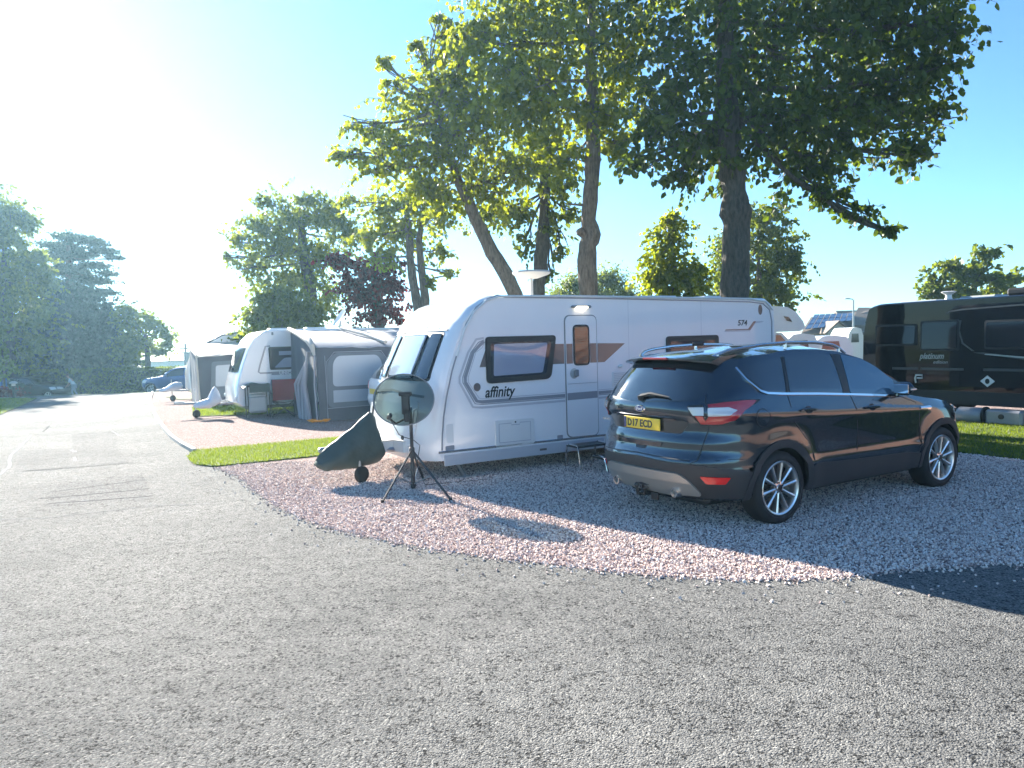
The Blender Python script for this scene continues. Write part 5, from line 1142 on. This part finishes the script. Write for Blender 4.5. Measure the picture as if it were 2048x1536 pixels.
# further row
tree('ash_tree', 'slender twin stemmed tree with a bare side branch left of the caravan roof', 'tree', 25,
     [(838, 780, .22), (836, 612, .17), (822, 540, .14), (818, 470, .12), (810, 400, .07)],
     [(830, 390, 80, 50, 0), (760, 420, 55, 40, 0), (800, 460, 70, 40, .3), (880, 430, 60, 40, 0), (880, 500, 38, 22, 0), (740, 470, 36, 26, 0), (900, 540, 26, 10, 0), (770, 510, 40, 26, 0), (860, 560, 20, 10, 0), (700, 400, 30, 16, 0)],
     leaf=.15, dens=.75, mat_='leafA', bark='bark2', folded=False, group='trees of the second row')
ash = bpy.data.objects['ash_tree']; st = MB(); lc = Vector(ash.location); q = lambda u, v: at(u, v, 25)-lc
st.tube([q(846, 700), q(851, 600), q(842, 530), q(838, 480), q(850, 400)], [.17, .15, .13, .11, .05], 10); st.tube([q(846, 572), q(868, 556), q(898, 550)], [.05, .035, .015], 6); st.build('second_stem', M_['bark2'], ash)
tree('ash_tree', 'broad wispy crowned tree behind the second caravan, left of the purple tree', 'tree', 31,
     [(628, 760, .36), (626, 650, .30), (618, 560, .26), (606, 500, .2), (600, 430, .12)],
     [(590, 440, 85, 45, 0), (520, 450, 50, 40, 0), (660, 430, 75, 40, 0), (700, 470, 50, 40, .5), (560, 500, 80, 45, 0), (640, 510, 70, 50, 0), (480, 475, 32, 26, 0), (500, 530, 46, 30, 0), (590, 560, 80, 34, 0), (455, 510, 16, 12, 0), (655, 590, 40, 45, 0), (530, 400, 34, 12, 0), (620, 395, 40, 14, 0)],
     leaf=.17, dens=.8, mat_='leafM', bark='bark1', folded=False, group='trees of the second row', spray=(.8, 1.7), droop=.05)
tree('purple_tree', 'purple leaved tree between the two caravans', 'tree', 28,
     [(762, 760, .22), (760, 640, .17), (752, 590, .15), (745, 540, .1)],
     [(735, 535, 50, 34, 0), (680, 515, 38, 20, 0), (770, 570, 50, 36, 0), (725, 590, 50, 30, 0), (760, 620, 60, 28, 0), (780, 530, 30, 22, 0), (700, 560, 34, 22, 0)],
     leaf=.16, dens=1.2, mat_='leafP', bark='bark1', folded=False)
tree('shrub', 'rounded sunlit bush rising behind the second caravan roof', 'bush', 27,
     [(560, 720, .10), (560, 640, .08)], [(560, 615, 72, 45, 0), (510, 640, 36, 36, 0), (610, 630, 50, 40, 0), (545, 590, 44, 26, 0), (560, 670, 90, 30, .3)], leaf=.15, dens=1.6, mat_='leafM', folded=False, spray=(.3, .7), nl=10)
tree('feathery_tree', 'pale feathery tree seen low behind the caravan roof', 'tree', 38,
     [(1190, 720, .2), (1190, 610, .15)], [(1150, 570, 48, 26, 0), (1215, 560, 50, 28, 0), (1180, 600, 90, 30, 0), (1255, 590, 36, 26, 0), (1120, 595, 30, 20, 0)], leaf=.12, dens=1.2, mat_='leafF', folded=False, spray=(.8, 1.6), droop=-.1)
tree('columnar_tree', 'tall rounded sunlit tree behind the caravan roof, left of the thick trunk', 'tree', 20.5,
     [(1350, 760, .13), (1350, 600, .11), (1345, 500, .05)], [(1345, 455, 46, 35, 0), (1330, 500, 47, 33, 0), (1350, 540, 65, 40, 0), (1355, 580, 78, 44, 0), (1310, 560, 35, 33, 0), (1395, 560, 33, 37, 0), (1340, 435, 24, 15, 0), (1350, 620, 83, 37, 0)], leaf=.115, dens=1.5, mat_='leafA', folded=False, spray=(.2, .5), group='rounded trees behind the caravan roof')
tree('columnar_tree', 'tall rounded tree behind the thick trunk, reaching right of it', 'tree', 28,
     [(1520, 760, .14), (1520, 600, .12), (1515, 480, .05)], [(1530, 430, 50, 40, 0), (1450, 510, 40, 48, 0), (1560, 480, 47, 48, 0), (1560, 540, 54, 44, 0), (1500, 520, 59, 66, 0), (1540, 590, 66, 37, 0), (1450, 570, 40, 37, 0), (1590, 520, 24, 33, 0), (1500, 620, 83, 33, 0)], leaf=.14, dens=1.25, mat_='leafM', folded=False, spray=(.25, .6), group='rounded trees behind the caravan roof')
tree('sycamore_tree', 'clumped green tree above the roof of the black camper', 'tree', 34,
     [(1945, 760, .28), (1945, 640, .22), (1950, 560, .1)], [(1905, 530, 36, 24, 0), (1960, 505, 26, 22, 0), (1990, 500, 20, 16, 0), (1940, 545, 50, 24, 0), (1865, 560, 30, 22, 0), (1905, 580, 55, 22, 0), (1990, 560, 40, 22, 0), (2030, 552, 26, 14, 0), (1855, 585, 30, 16, 0), (1950, 600, 90, 24, .5)], leaf=.21, dens=1.3, mat_='leafM', bark='bark1', folded=False, spray=(.3, .8), hang=.5)
# left side
tree('broadleaf_tree', 'tall tree at the left edge in front of the cedar', 'tree', 47,
     [(20, 800, .4), (15, 640, .32), (10, 500, .2)], [(30, 425, 44, 30, 0), (55, 440, 28, 22, 0), (0, 450, 50, 40, 0), (-60, 450, 60, 60, 0), (20, 500, 55, 36, 0), (70, 520, 36, 26, 0), (40, 560, 60, 40, 0), (-40, 560, 80, 70, 0), (90, 555, 30, 24, 0), (30, 620, 80, 46, .4), (20, 690, 90, 50, 1), (-60, 680, 80, 80, 0), (-90, 380, 90, 70, 0)], leaf=.23, dens=1.6, mat_='leafM', bark='bark1', folded=False, spray=(.4, 1.1), group='trees along the left of the road')
ced = tree('cedar_tree', 'flat topped cedar with spreading layered boughs at the left', 'tree', 54,
     [(140, 800, .45), (140, 640, .36), (138, 540, .24), (136, 480, .10)],
     [(135, 472, 26, 4, 0), (158, 476, 36, 5, 0), (190, 484, 24, 5, 0), (125, 492, 38, 7, .5), (205, 500, 26, 4, 0), (228, 514, 17, 3, 0), (120, 512, 40, 9, 0), (165, 508, 26, 5, 0), (190, 530, 28, 4, 0), (216, 546, 16, 4, 0), (130, 540, 46, 10, 0), (185, 560, 34, 6, 0), (205, 584, 26, 6, 0), (110, 575, 50, 16, 0), (165, 585, 30, 10, 0)], leaf=.17, dens=3.0, mat_='leafC', bark='bark1', folded=False, spray=(.5, 1.3), droop=.12, hang=.1, depth=1.6, fill=.1, dz=.06, wisp=.1, group='trees along the left of the road')
tree('conifer', 'dense dark conifer mass behind the shaded car', 'tree', 51,
     [(160, 800, .3), (160, 700, .2)], [(150, 610, 70, 40, 0), (110, 650, 70, 60, 0), (190, 650, 50, 60, 0), (150, 710, 90, 60, -.5), (225, 700, 44, 60, 0), (90, 720, 70, 50, -.5), (215, 640, 30, 36, 0), (250, 730, 40, 40, 0), (150, 750, 110, 26, -.5)], leaf=.24, dens=2.0, mat_='leafC', bark='bark1', folded=False, spray=(.4, 1.0), hang=.4, fill=.35, group='trees along the left of the road')
tree('conifer', 'dark spreading evergreen filling the gap under the left edge tree', 'tree', 49,
     [(40, 800, .3), (40, 740, .2)], [(40, 720, 70, 50, 0), (-20, 720, 60, 60, 0), (60, 660, 50, 50, 0), (100, 760, 60, 16, 0), (20, 765, 70, 20, 0)], leaf=.24, dens=2.0, mat_='leafC', bark='bark1', folded=False, spray=(.4, 1.0), hang=.4, fill=.35, group='trees along the left of the road')
tree('broadleaf_tree', 'spreading tree at the end of the dark mass with sky under its branches', 'tree', 50,
     [(296, 780, .22), (296, 715, .18), (290, 670, .1)], [(270, 640, 44, 28, 0), (310, 650, 34, 20, 0), (250, 620, 30, 18, 0), (330, 668, 22, 14, 0), (280, 680, 40, 20, 0), (335, 688, 18, 9, 0), (320, 700, 26, 9, 0), (255, 690, 40, 40, 0)], leaf=.21, dens=1.3, mat_='leafM', bark='bark1', folded=False, spray=(.4, .9), group='trees along the left of the road')
tree('shrub', 'pale leaved sunlit shrub at the far left edge', 'bush', 34,
     [(8, 790, .06), (8, 740, .05)], [(8, 735, 20, 16, 0), (-14, 745, 24, 22, 0), (20, 722, 10, 10, 0)], leaf=.18, dens=.8, mat_='leafF', folded=False, spray=(.3, .6), nl=8)
tree('shrub', 'clipped dark rounded bush beside the shaded car', 'bush', 44,
     [(25, 790, .06), (25, 770, .05)], [(20, 768, 20, 12, 0), (0, 770, 22, 13, 0)], leaf=.14, dens=1.4, mat_='leafC', folded=False, spray=(.2, .4), nl=8, fill=.5)
# clipped hedge, its left end lengthened to cover sunlit ground under the conifers
def hedge(name, label, pts, h, th, m, n, leaf=.09):
    t = thing(name, label, 'hedge', (pts[0][0], pts[0][1], gz(*pts[0]))); off = Vector(t.location); core = MB(); P = []
    for a, b in zip(pts[:-1], pts[1:]):
        d = Vector((b[0]-a[0], b[1]-a[1], 0)); L = d.length; c = Vector(((a[0]+b[0])/2, (a[1]+b[1])/2, gz((a[0]+b[0])/2, (a[1]+b[1])/2)+h/2-.05))
        core.box(c-off, (L, th*.7, h-.15), math.atan2(d.y, d.x)); q = NR.random((int(n*L), 4)); d.normalize(); nn = np.array([-d.y, d.x, 0])
        u = q[:, 0:1]*L; sidep = q[:, 3] < .55; yy = np.where(sidep, np.where(q[:, 1] < .7, -th/2, th/2), (q[:, 1]-.5)*th)[:, None]; zz = np.where(sidep, q[:, 2]*h, h)[:, None]
        p = np.array([a[0], a[1], 0])+np.array(d)*u+nn*yy; p[:, 2] = zz[:, 0]+np.array([gz(x, y) for x, y in p[:, :2]]); p += NR.normal(0, .05, p.shape); P.append(p-np.array(off))
    core.build('branches', M_['hedgedark'], t); P = np.concatenate(P)
    leaves_mesh('foliage', P, NR.normal(size=P.shape)+np.array([0, 0, .4]), NR.uniform(.7, 1.3, len(P))*leaf, M_[m], t, False); return t
hedge('hedge', 'long clipped hedge at the end of the road behind the blue car and the person', [(-40, 47.5), (-25.5, 49.5), (-18, 50.5), (-6, 52)], 2.0, 1.2, 'leafM', 1500, .10)

# ---------------------------------------------------------------- background buildings and vehicles
hs = thing('house', 'cream house with a gable and rows of solar panels on its brown roof', 'house', (0, 0, 0)); hb_ = at(1600, 668, 56); hs.location = (hb_.x, 56, gz(0, 56)); ho = Vector(hs.location)
hp = lambda u, v, dy=0: at(u, v, 56+dy)-ho
def slab(mb, a, b, c, d, t=.15):
    n = (b-a).cross(d-a).normalized()*t; P = [a, b, c, d, a-n, b-n, c-n, d-n]; mb.add(P, [(0, 1, 2, 3), (7, 6, 5, 4), (0, 4, 5, 1), (1, 5, 6, 2), (2, 6, 7, 3), (3, 7, 4, 0)], 0, False)
zg_ = -ho.z+gz(0, 56)
mb = MB(); x0, x1 = hp(1603, 665).x, hp(1760, 665).x; zt = hp(1650, 664).z; mb.box(((x0+x1)/2, 3.0, zt/2), (x1-x0, 6, zt)); mb.build('wall', M_['house'], hs)
ra, rb, rc, rd = hp(1602, 666, -.4), hp(1762, 666, -.4), hp(1745, 622, 3), hp(1626, 636, 3)
mb = MB(); slab(mb, ra, rb, hp(1745, 620, 3.2), hp(1622, 634, 3.2)); slab(mb, hp(1702, 650, .2), hp(1775, 650, .2), hp(1775, 615, 4), hp(1716, 615, 4)); slab(mb, hp(1622, 634, 3.3), hp(1745, 620, 3.3), hp(1762, 666, 6.5), hp(1602, 666, 6.5)); rf = mb.build('roof', M_['tiles'], hs)
PA_, PB_, PC_, PD_ = hp(1608, 661, -.2), hp(1700, 652, -.2), hp(1706, 628, 2.6), hp(1628, 631, 2.9)
for i in range(7):
    for j in range(3):
        if i > 3 and j == 0: continue
        g_ = lambda s_, t_: (PA_.lerp(PB_, s_)).lerp(PD_.lerp(PC_, s_), t_)+Vector((0, -.12, .10))
        s0, s1, t0, t1 = i/7+.008, (i+1)/7-.008, j/3+.02, (j+1)/3-.02; mb = MB(); slab(mb, g_(s0, t0), g_(s1, t0), g_(s1, t1), g_(s0, t1), .05); mb.build('solar_panel', M_['solar'], rf)
mb = MB(); a, b, c = hp(1655, 664, -1.2), hp(1703, 664, -1.2), hp(1676, 645, -1.2); mb.add([a, b, c, a+Vector((0, 3, 0)), b+Vector((0, 3, 0)), c+Vector((0, 3, 0))], [(0, 1, 2), (3, 5, 4), (0, 3, 4, 1)], 0, False); mb.box(((a.x+b.x)/2, 0.3, a.z/2), (b.x-a.x, 3, a.z)); mb.build('gable_wall', M_['house'], hs)
mb = MB(); e_ = Vector((0, 3.4, 0)); f_ = Vector((0, -.25, 0)); slab(mb, a+f_+Vector((-.3, 0, -.1)), c+f_+Vector((0, 0, .15)), c+e_+Vector((0, 0, .15)), a+e_+Vector((-.3, 0, -.1)), .1); slab(mb, c+f_+Vector((0, 0, .15)), b+f_+Vector((.3, 0, -.1)), b+e_+Vector((.3, 0, -.1)), c+e_+Vector((0, 0, .15)), .1); mb.build('gable_roof', M_['tiles'], hs)
for u0, u1, v0, v1, dy in ((1668, 1676, 665, 673, -1.3), (1678, 1686, 665, 673, -1.3), (1708, 1716, 664, 674, -.1), (1718, 1726, 664, 674, -.1)):
    p, q = hp(u0, v1, dy), hp(u1, v0, dy); mb = MB(); mb.box(((p.x+q.x)/2, p.y, (p.z+q.z)/2), (q.x-p.x+.12, .12, q.z-p.z+.12)); w_ = mb.build('window', M_['white'], hs); mb = MB(); mb.box(((p.x+q.x)/2, p.y-.05, (p.z+q.z)/2), (q.x-p.x-.05, .06, q.z-p.z-.05)); mb.build('pane', M_['glass'], w_)
h2 = thing('house', 'second cream house with a plain brown roof behind the black camper', 'house', (0, 0, 0)); q = at(1745, 665, 66); h2.location = (q.x+4, 66, gz(0, 66))
mb = MB(); mb.box((0, 3, 1.6), (12, 6, 3.2)); mb.build('wall', M_['house'], h2); mb = MB(); slab(mb, Vector((-6.4, -.5, 3.0)), Vector((6.4, -.5, 3.0)), Vector((6, 3, 5.2)), Vector((-6, 3, 5.2))); slab(mb, Vector((-6, 3, 5.2)), Vector((6, 3, 5.2)), Vector((6.4, 6.5, 3.0)), Vector((-6.4, 6.5, 3.0))); mb.build('roof', M_['tiles'], h2)
lp = thing('street_lamp', 'slim grey street lamp standing before the houses on the right', 'street lamp', (0, 0, 0)); q = at(1707, 700, 46); lp.location = (q.x, 46, gz(0, 46)); zt = at(1705, 600, 46).z-lp.location.z
mb = MB(); mb.tube([(0, 0, 0), (0, 0, zt)], [.09, .05], 8); mb.tube([(0, 0, zt), (-.1, 0, zt+.06), (-.3, 0, zt+.08)], .03, 6); mb.build('post', M_['steel'], lp); mb = MB(); mb.box((-.38, 0, zt+.09), (.34, .14, .07), bev=.03); mb.build('lamp_head', M_['greyplastic'], lp)
# white coachbuilt motorhome beyond the caravan tail
mh = thing('motorhome', 'white overcab motorhome peeping past the tail of the nearest caravan', 'motorhome', (0, 0, 0)); q = at(1500, 760, 24); mh.location = (q.x-.3, 24, 0); mo_ = Vector(mh.location)
mq = lambda u, v, dy=0: at(u, v, 24+dy)-mo_
def yprism(mb, pts, dy0, dy1):
    n = len(pts); A_ = [Vector((p.x, dy0, p.z)) for p in pts]; B_ = [Vector((p.x, dy1, p.z)) for p in pts]; mb.add(A_+B_, [(i, (i+1) % n, n+(i+1) % n, n+i) for i in range(n)], 0, True)
    tr = tessellate_polygon([[Vector((p.x, p.z, 0)) for p in pts]]); mb.add(A_, [tuple(t) for t in tr], 0, False); mb.add(B_, [tuple(t) for t in tr], 0, False)
mb = MB(); yprism(mb, [mq(1400, 612), mq(1550, 612), mq(1575, 614), mq(1592, 624), mq(1606, 642), mq(1611, 656), mq(1600, 662), mq(1552, 664), mq(1548, 734), mq(1400, 734)], 0, 2.2); mb.build('body', M_['white'], mh)
mb = MB(); yprism(mb, [mq(1546, 664), mq(1566, 666), mq(1585, 684), mq(1612, 692), mq(1618, 734), mq(1546, 734)], .1, 2.1); cb = mb.build('cab', M_['white'], mh)
mb = MB(); yprism(mb, [mq(1551, 669), mq(1563, 670), mq(1576, 686), mq(1551, 688)], .08, .1); mb.build('cab_window', M_['glass'], cb)
mb = MB(); yprism(mb, [mq(1567, 632), mq(1577, 634), mq(1584, 644), mq(1573, 641)], -.03, 0.0); mb.build('window', M_['glass'], mh)
for xx in (mq(1575, 720).x, mq(1440, 720).x): road_wheel(mh, xx, .12, .33, .2)
# row of pale vehicles behind the SUV
for i, (u0, u1, vt, YY, lab, m) in enumerate(((1566, 1640, 668, 30, 'pale caravan roof just right of the overcab motorhome', 'white'), (1622, 1706, 672, 33, 'second pale caravan roof behind the SUV, nearer the lamp post', 'vanwhite'), (1694, 1728, 655, 38, 'small white van body between the lamp post and the black camper', 'white'))):
    a, b = at(u0, 720, YY), at(u1, 720, YY); zt = at(u0, vt, YY).z; t = thing('touring_caravan' if i < 2 else 'parked_van', lab, 'caravan' if i < 2 else 'van', (a.x, YY, 0)); Lq = b.x-a.x
    mb = MB(); pr = [Vector(p_) for p_ in [(0, 0, .35), (0, 0, zt*.6), (Lq*.12, 0, zt*.86), (Lq*.3, 0, zt*.98), (Lq*.55, 0, zt), (Lq*.85, 0, zt*.96), (Lq, 0, zt*.7), (Lq, 0, .35)]]; yprism(mb, pr, 0, 2.1); mb.build('body', M_[m], t)
    mb = MB(); yprism(mb, [Vector(p_) for p_ in [(Lq*.25, 0, zt*.62), (Lq*.7, 0, zt*.62), (Lq*.66, 0, zt*.84), (Lq*.3, 0, zt*.84)]], -.03, 0); mb.build('window', M_['glassb'], t)
    road_wheel(t, Lq*.5, .1)
up = thing('utility_pole', 'thin distant pole with a short crossbar above the hedge', 'pole', (0, 0, 0)); q = at(371, 700, 75); up.location = (q.x, 75, gz(0, 75)); zt = at(371, 687, 75).z-up.location.z
mb = MB(); mb.tube([(0, 0, 0), (0, 0, zt)], .10, 6); mb.box((0, 0, zt-.5), (1.2, .1, .12)); mb.build('pole_shaft', M_['trimgrey'], up)
sh = thing('shed', 'low flat green-grey building far beyond the hedge', 'building', (0, 0, 0)); q = at(385, 700, 80); sh.location = (q.x+1.5, 80, gz(0, 80)); mb = MB(); mb.box((0, 2, 1.5), (5, 4, 3.0)); mb.build('wall', M_['trimgrey'], sh); mb = MB(); mb.box((0, 2, 3.08), (5.4, 4.4, .16)); mb.build('roof', M_['awndark'], sh)
s3 = thing('house', 'distant pale house just above the hedge', 'house', (0, 0, 0)); q = at(340, 700, 95); s3.location = (q.x, 95, gz(0, 95)); zt = at(340, 706, 95).z-s3.location.z; mb = MB(); mb.box((0, 3, zt/2-.4), (6.5, 5, zt-.8)); mb.build('wall', M_['white'], s3); mb = MB(); slab(mb, Vector((-3.5, 0, zt-1)), Vector((3.5, 0, zt-1)), Vector((3.2, 3, zt)), Vector((-3.2, 3, zt))); slab(mb, Vector((-3.2, 3, zt)), Vector((3.2, 3, zt)), Vector((3.5, 6, zt-1)), Vector((-3.5, 6, zt-1))); mb.build('roof', M_['greyplastic'], s3)

# bollard light and low planting on the left lawn
bo = thing('bollard_light', 'short dark bollard light with a pale cap on the left lawn', 'bollard light', (0, 0, 0)); q = gpt(29, 797); bo.location = (q[0], q[1], .02); k_ = q[1]/F; hh = (797-765)*k_*1.05
mb = MB(); mb.lathe([(.09, 0), (.09, .04), (.055, .06), (.055, hh*.62), (.10, hh*.66), (.10, hh*.72)], n=16); mb.build('post', M_['black'], bo); mb = MB(); mb.lathe([(.085, hh*.72), (.085, hh*.84)], n=16); mb.build('lamp_lens', M_['clear'], bo); mb = MB(); mb.lathe([(.05, hh*.84), (.17, hh*.88), (.15, hh*.95), (.05, hh), (0, hh)], n=16); mb.build('cap', M_['greyplastic'], bo)
fb = thing('flower_bed', 'small reddish planting at the far left edge of the lawn', 'plant', (0, 0, 0)); q = gpt(2, 795); fb.location = (q[0], q[1], 0)
P = NR.normal(0, 1, (900, 3))*np.array([.45, .3, .12])+np.array([0, 0, .18]); P[:, 2] = np.abs(P[:, 2]); leaves_mesh('foliage', P, NR.normal(size=P.shape)+np.array([0, 0, .6]), NR.uniform(.06, .12, 900), M_['leafP'], fb, False)
be = thing('blue_bin', 'blue bin partly seen at the far left edge', 'bin', (0, 0, 0)); q = at(-2, 782, 40); be.location = (q.x, 40, gz(0, 40)); mb = MB(); mb.box((0, 0, .6), (.62, .6, 1.15), bev=.05); mb.build('bin_body', M_['bluepaint'], be); mb = MB(); mb.box((0, 0, 1.22), (.68, .68, .09), bev=.03); mb.build('lid', M_['bluepaint'], be)

# ---------------------------------------------------------------- person bending forward at the left, in the shade
def person(loc, rz, label):
    t = thing('person', label, 'person', loc, rz)
    J = {'pelvis': (0, 0, .86), 'waist': (.05, 0, 1.0), 'chest': (.17, 0, 1.22), 'neck': (.27, 0, 1.38), 'head0': (.33, 0, 1.47), 'head1': (.37, 0, 1.60),
         'hipL': (0, .09, .84), 'kneeL': (.12, .10, .47), 'ankL': (.03, .10, .09), 'toeL': (.17, .11, .035), 'hipR': (0, -.09, .84), 'kneeR': (-.03, -.10, .46), 'ankR': (-.20, -.10, .12), 'toeR': (-.08, -.11, .035),
         'shL': (.20, .17, 1.32), 'elL': (.24, .22, 1.05), 'wrL': (.38, .18, .86), 'haL': (.43, .16, .80), 'shR': (.20, -.17, 1.32), 'elR': (.12, -.24, 1.06), 'wrR': (.30, -.22, .90), 'haR': (.36, -.20, .85)}
    Ed = [('pelvis', 'waist'), ('waist', 'chest'), ('chest', 'neck'), ('neck', 'head0'), ('head0', 'head1'), ('pelvis', 'hipL'), ('hipL', 'kneeL'), ('kneeL', 'ankL'), ('ankL', 'toeL'), ('pelvis', 'hipR'), ('hipR', 'kneeR'), ('kneeR', 'ankR'), ('ankR', 'toeR'),
          ('chest', 'shL'), ('shL', 'elL'), ('elL', 'wrL'), ('wrL', 'haL'), ('chest', 'shR'), ('shR', 'elR'), ('elR', 'wrR'), ('wrR', 'haR')]
    rad = {'pelvis': .125, 'waist': .115, 'chest': .135, 'neck': .055, 'head0': .075, 'head1': .085, 'hipL': .085, 'kneeL': .055, 'ankL': .04, 'toeL': .032, 'hipR': .085, 'kneeR': .055, 'ankR': .04, 'toeR': .032, 'shL': .05, 'elL': .038, 'wrL': .027, 'haL': .03, 'shR': .05, 'elR': .038, 'wrR': .027, 'haR': .03}
    names = list(J); 
    for sg, s_ in (('L', 1), ('R', -1)):
        base = Vector(J['ha'+sg])
        for k in range(5):
            n0 = f'f{sg}{k}a'; n1 = f'f{sg}{k}b'; off = Vector((.03+.012*(1 if k in (2, 3) else 0), s_*(-.02+.012*k), -.03)) if k else Vector((.0, -s_*.035, -.02))
            J[n0] = tuple(base+off*.6); J[n1] = tuple(base+off*(1.5 if k else 1.3)+Vector((0, 0, -.015))); rad[n0] = .010; rad[n1] = .008; Ed += [('ha'+sg, n0), (n0, n1)]
    names = list(J)
    def grow(nm, jn, ed, sc, m):
        me = bpy.data.meshes.new(nm); idx = {n: i for i, n in enumerate(jn)}; me.from_pydata([J[n] for n in jn], [(idx[a], idx[b]) for a, b in ed], [])
        o = bpy.data.objects.new(nm, me); C.collection.objects.link(o); md = o.modifiers.new('skin', 'SKIN'); lay = me.skin_vertices.new(name='') if not me.skin_vertices else me.skin_vertices[0]
        for i, n in enumerate(jn): lay.data[i].radius = (rad[n]*sc, rad[n]*sc)
        lay.data[0].use_root = True; s2 = o.modifiers.new('sub', 'SUBSURF'); s2.levels = 2; s2.render_levels = 2; md.use_smooth_shade = True
        me.materials.append(m); o.parent = t; return o
    grow('body', names, Ed, 1.0, M_['skin'])
    up = ['waist', 'chest', 'pelvis', 'shL', 'elL', 'shR', 'elR']; grow('shirt', up, [('pelvis', 'waist'), ('waist', 'chest'), ('chest', 'shL'), ('shL', 'elL'), ('chest', 'shR'), ('shR', 'elR')], 1.14, M_['cloth'])
    lo = ['pelvis', 'hipL', 'kneeL', 'ankL', 'hipR', 'kneeR', 'ankR']; grow('trousers', lo, [('pelvis', 'hipL'), ('hipL', 'kneeL'), ('kneeL', 'ankL'), ('pelvis', 'hipR'), ('hipR', 'kneeR'), ('kneeR', 'ankR')], 1.16, M_['cloth2'])
    mb = MB(); mb.lathe([(.0, .11), (.05, .10), (.085, .06), (.095, .0), (.085, -.05)], c=(.335, 0, 1.58), n=16); mb.build('hair', M_['hair'], t)
    mb = MB(); mb.box((.435, 0, 1.545), (.03, .02, .03), bev=.008); mb.box((.428, .03, 1.575), (.01, .02, .01), bev=.003); mb.box((.428, -.03, 1.575), (.01, .02, .01), bev=.003); mb.box((.425, 0, 1.505), (.01, .04, .008), bev=.002)
    mb.build('face', M_['skin'], t); t.scale = (.9, .9, .9); return t
q = at(148, 772, 43.6); person((q.x, 43.6, gz(0, 43.6)+.01), math.radians(200), 'person in pale clothes leaning forward beside the shaded dark car')

# red brick house off to the right of the frame, mirrored in the SUV's flank
bh = thing('brick_house', 'long red brick house right of the pitch, outside the picture', 'house', (21, -2, 0))
mb = MB(); mb.box((3.5, 0, 1.5), (7, 26, 3.0)); mb.build('wall', M_['brick'], bh)
mb = MB(); slab(mb, Vector((-.5, -13.5, 2.8)), Vector((-.5, 13.5, 2.8)), Vector((3.5, 13.5, 5.2)), Vector((3.5, -13.5, 5.2))); slab(mb, Vector((3.5, -13.5, 5.2)), Vector((3.5, 13.5, 5.2)), Vector((7.5, 13.5, 2.8)), Vector((7.5, -13.5, 2.8))); mb.build('roof', M_['tiles'], bh)

# ---------------------------------------------------------------- haze
HZ = True  # volume added to imitate lens flare over the left side
if HZ:
    mb = MB(); mb.add([(x, y, z) for x in (-130, 130) for y in (-40, 130) for z in (-2.2, 24)], [(0, 1, 3, 2), (4, 6, 7, 5), (0, 4, 5, 1), (2, 3, 7, 6), (0, 2, 6, 4), (1, 5, 7, 3)], 0, False)
    m = bpy.data.materials.new('flare_haze'); m.use_nodes = True; n = m.node_tree.nodes; l = m.node_tree.links; n.clear(); pv = n.new('ShaderNodeVolumePrincipled'); pv.inputs['Density'].default_value = .0010; pv.inputs['Anisotropy'].default_value = .5
    pv.inputs['Color'].default_value = (.45, .78, 1, 1); o = n.new('ShaderNodeOutputMaterial'); l.new(pv.outputs[0], o.inputs['Volume']); hz = mb.build('flare_haze', m, sharp=None); tag(hz, 'thin bluish volume added over the whole caravan park to imitate lens flare', 'flare_haze', kind='stuff')
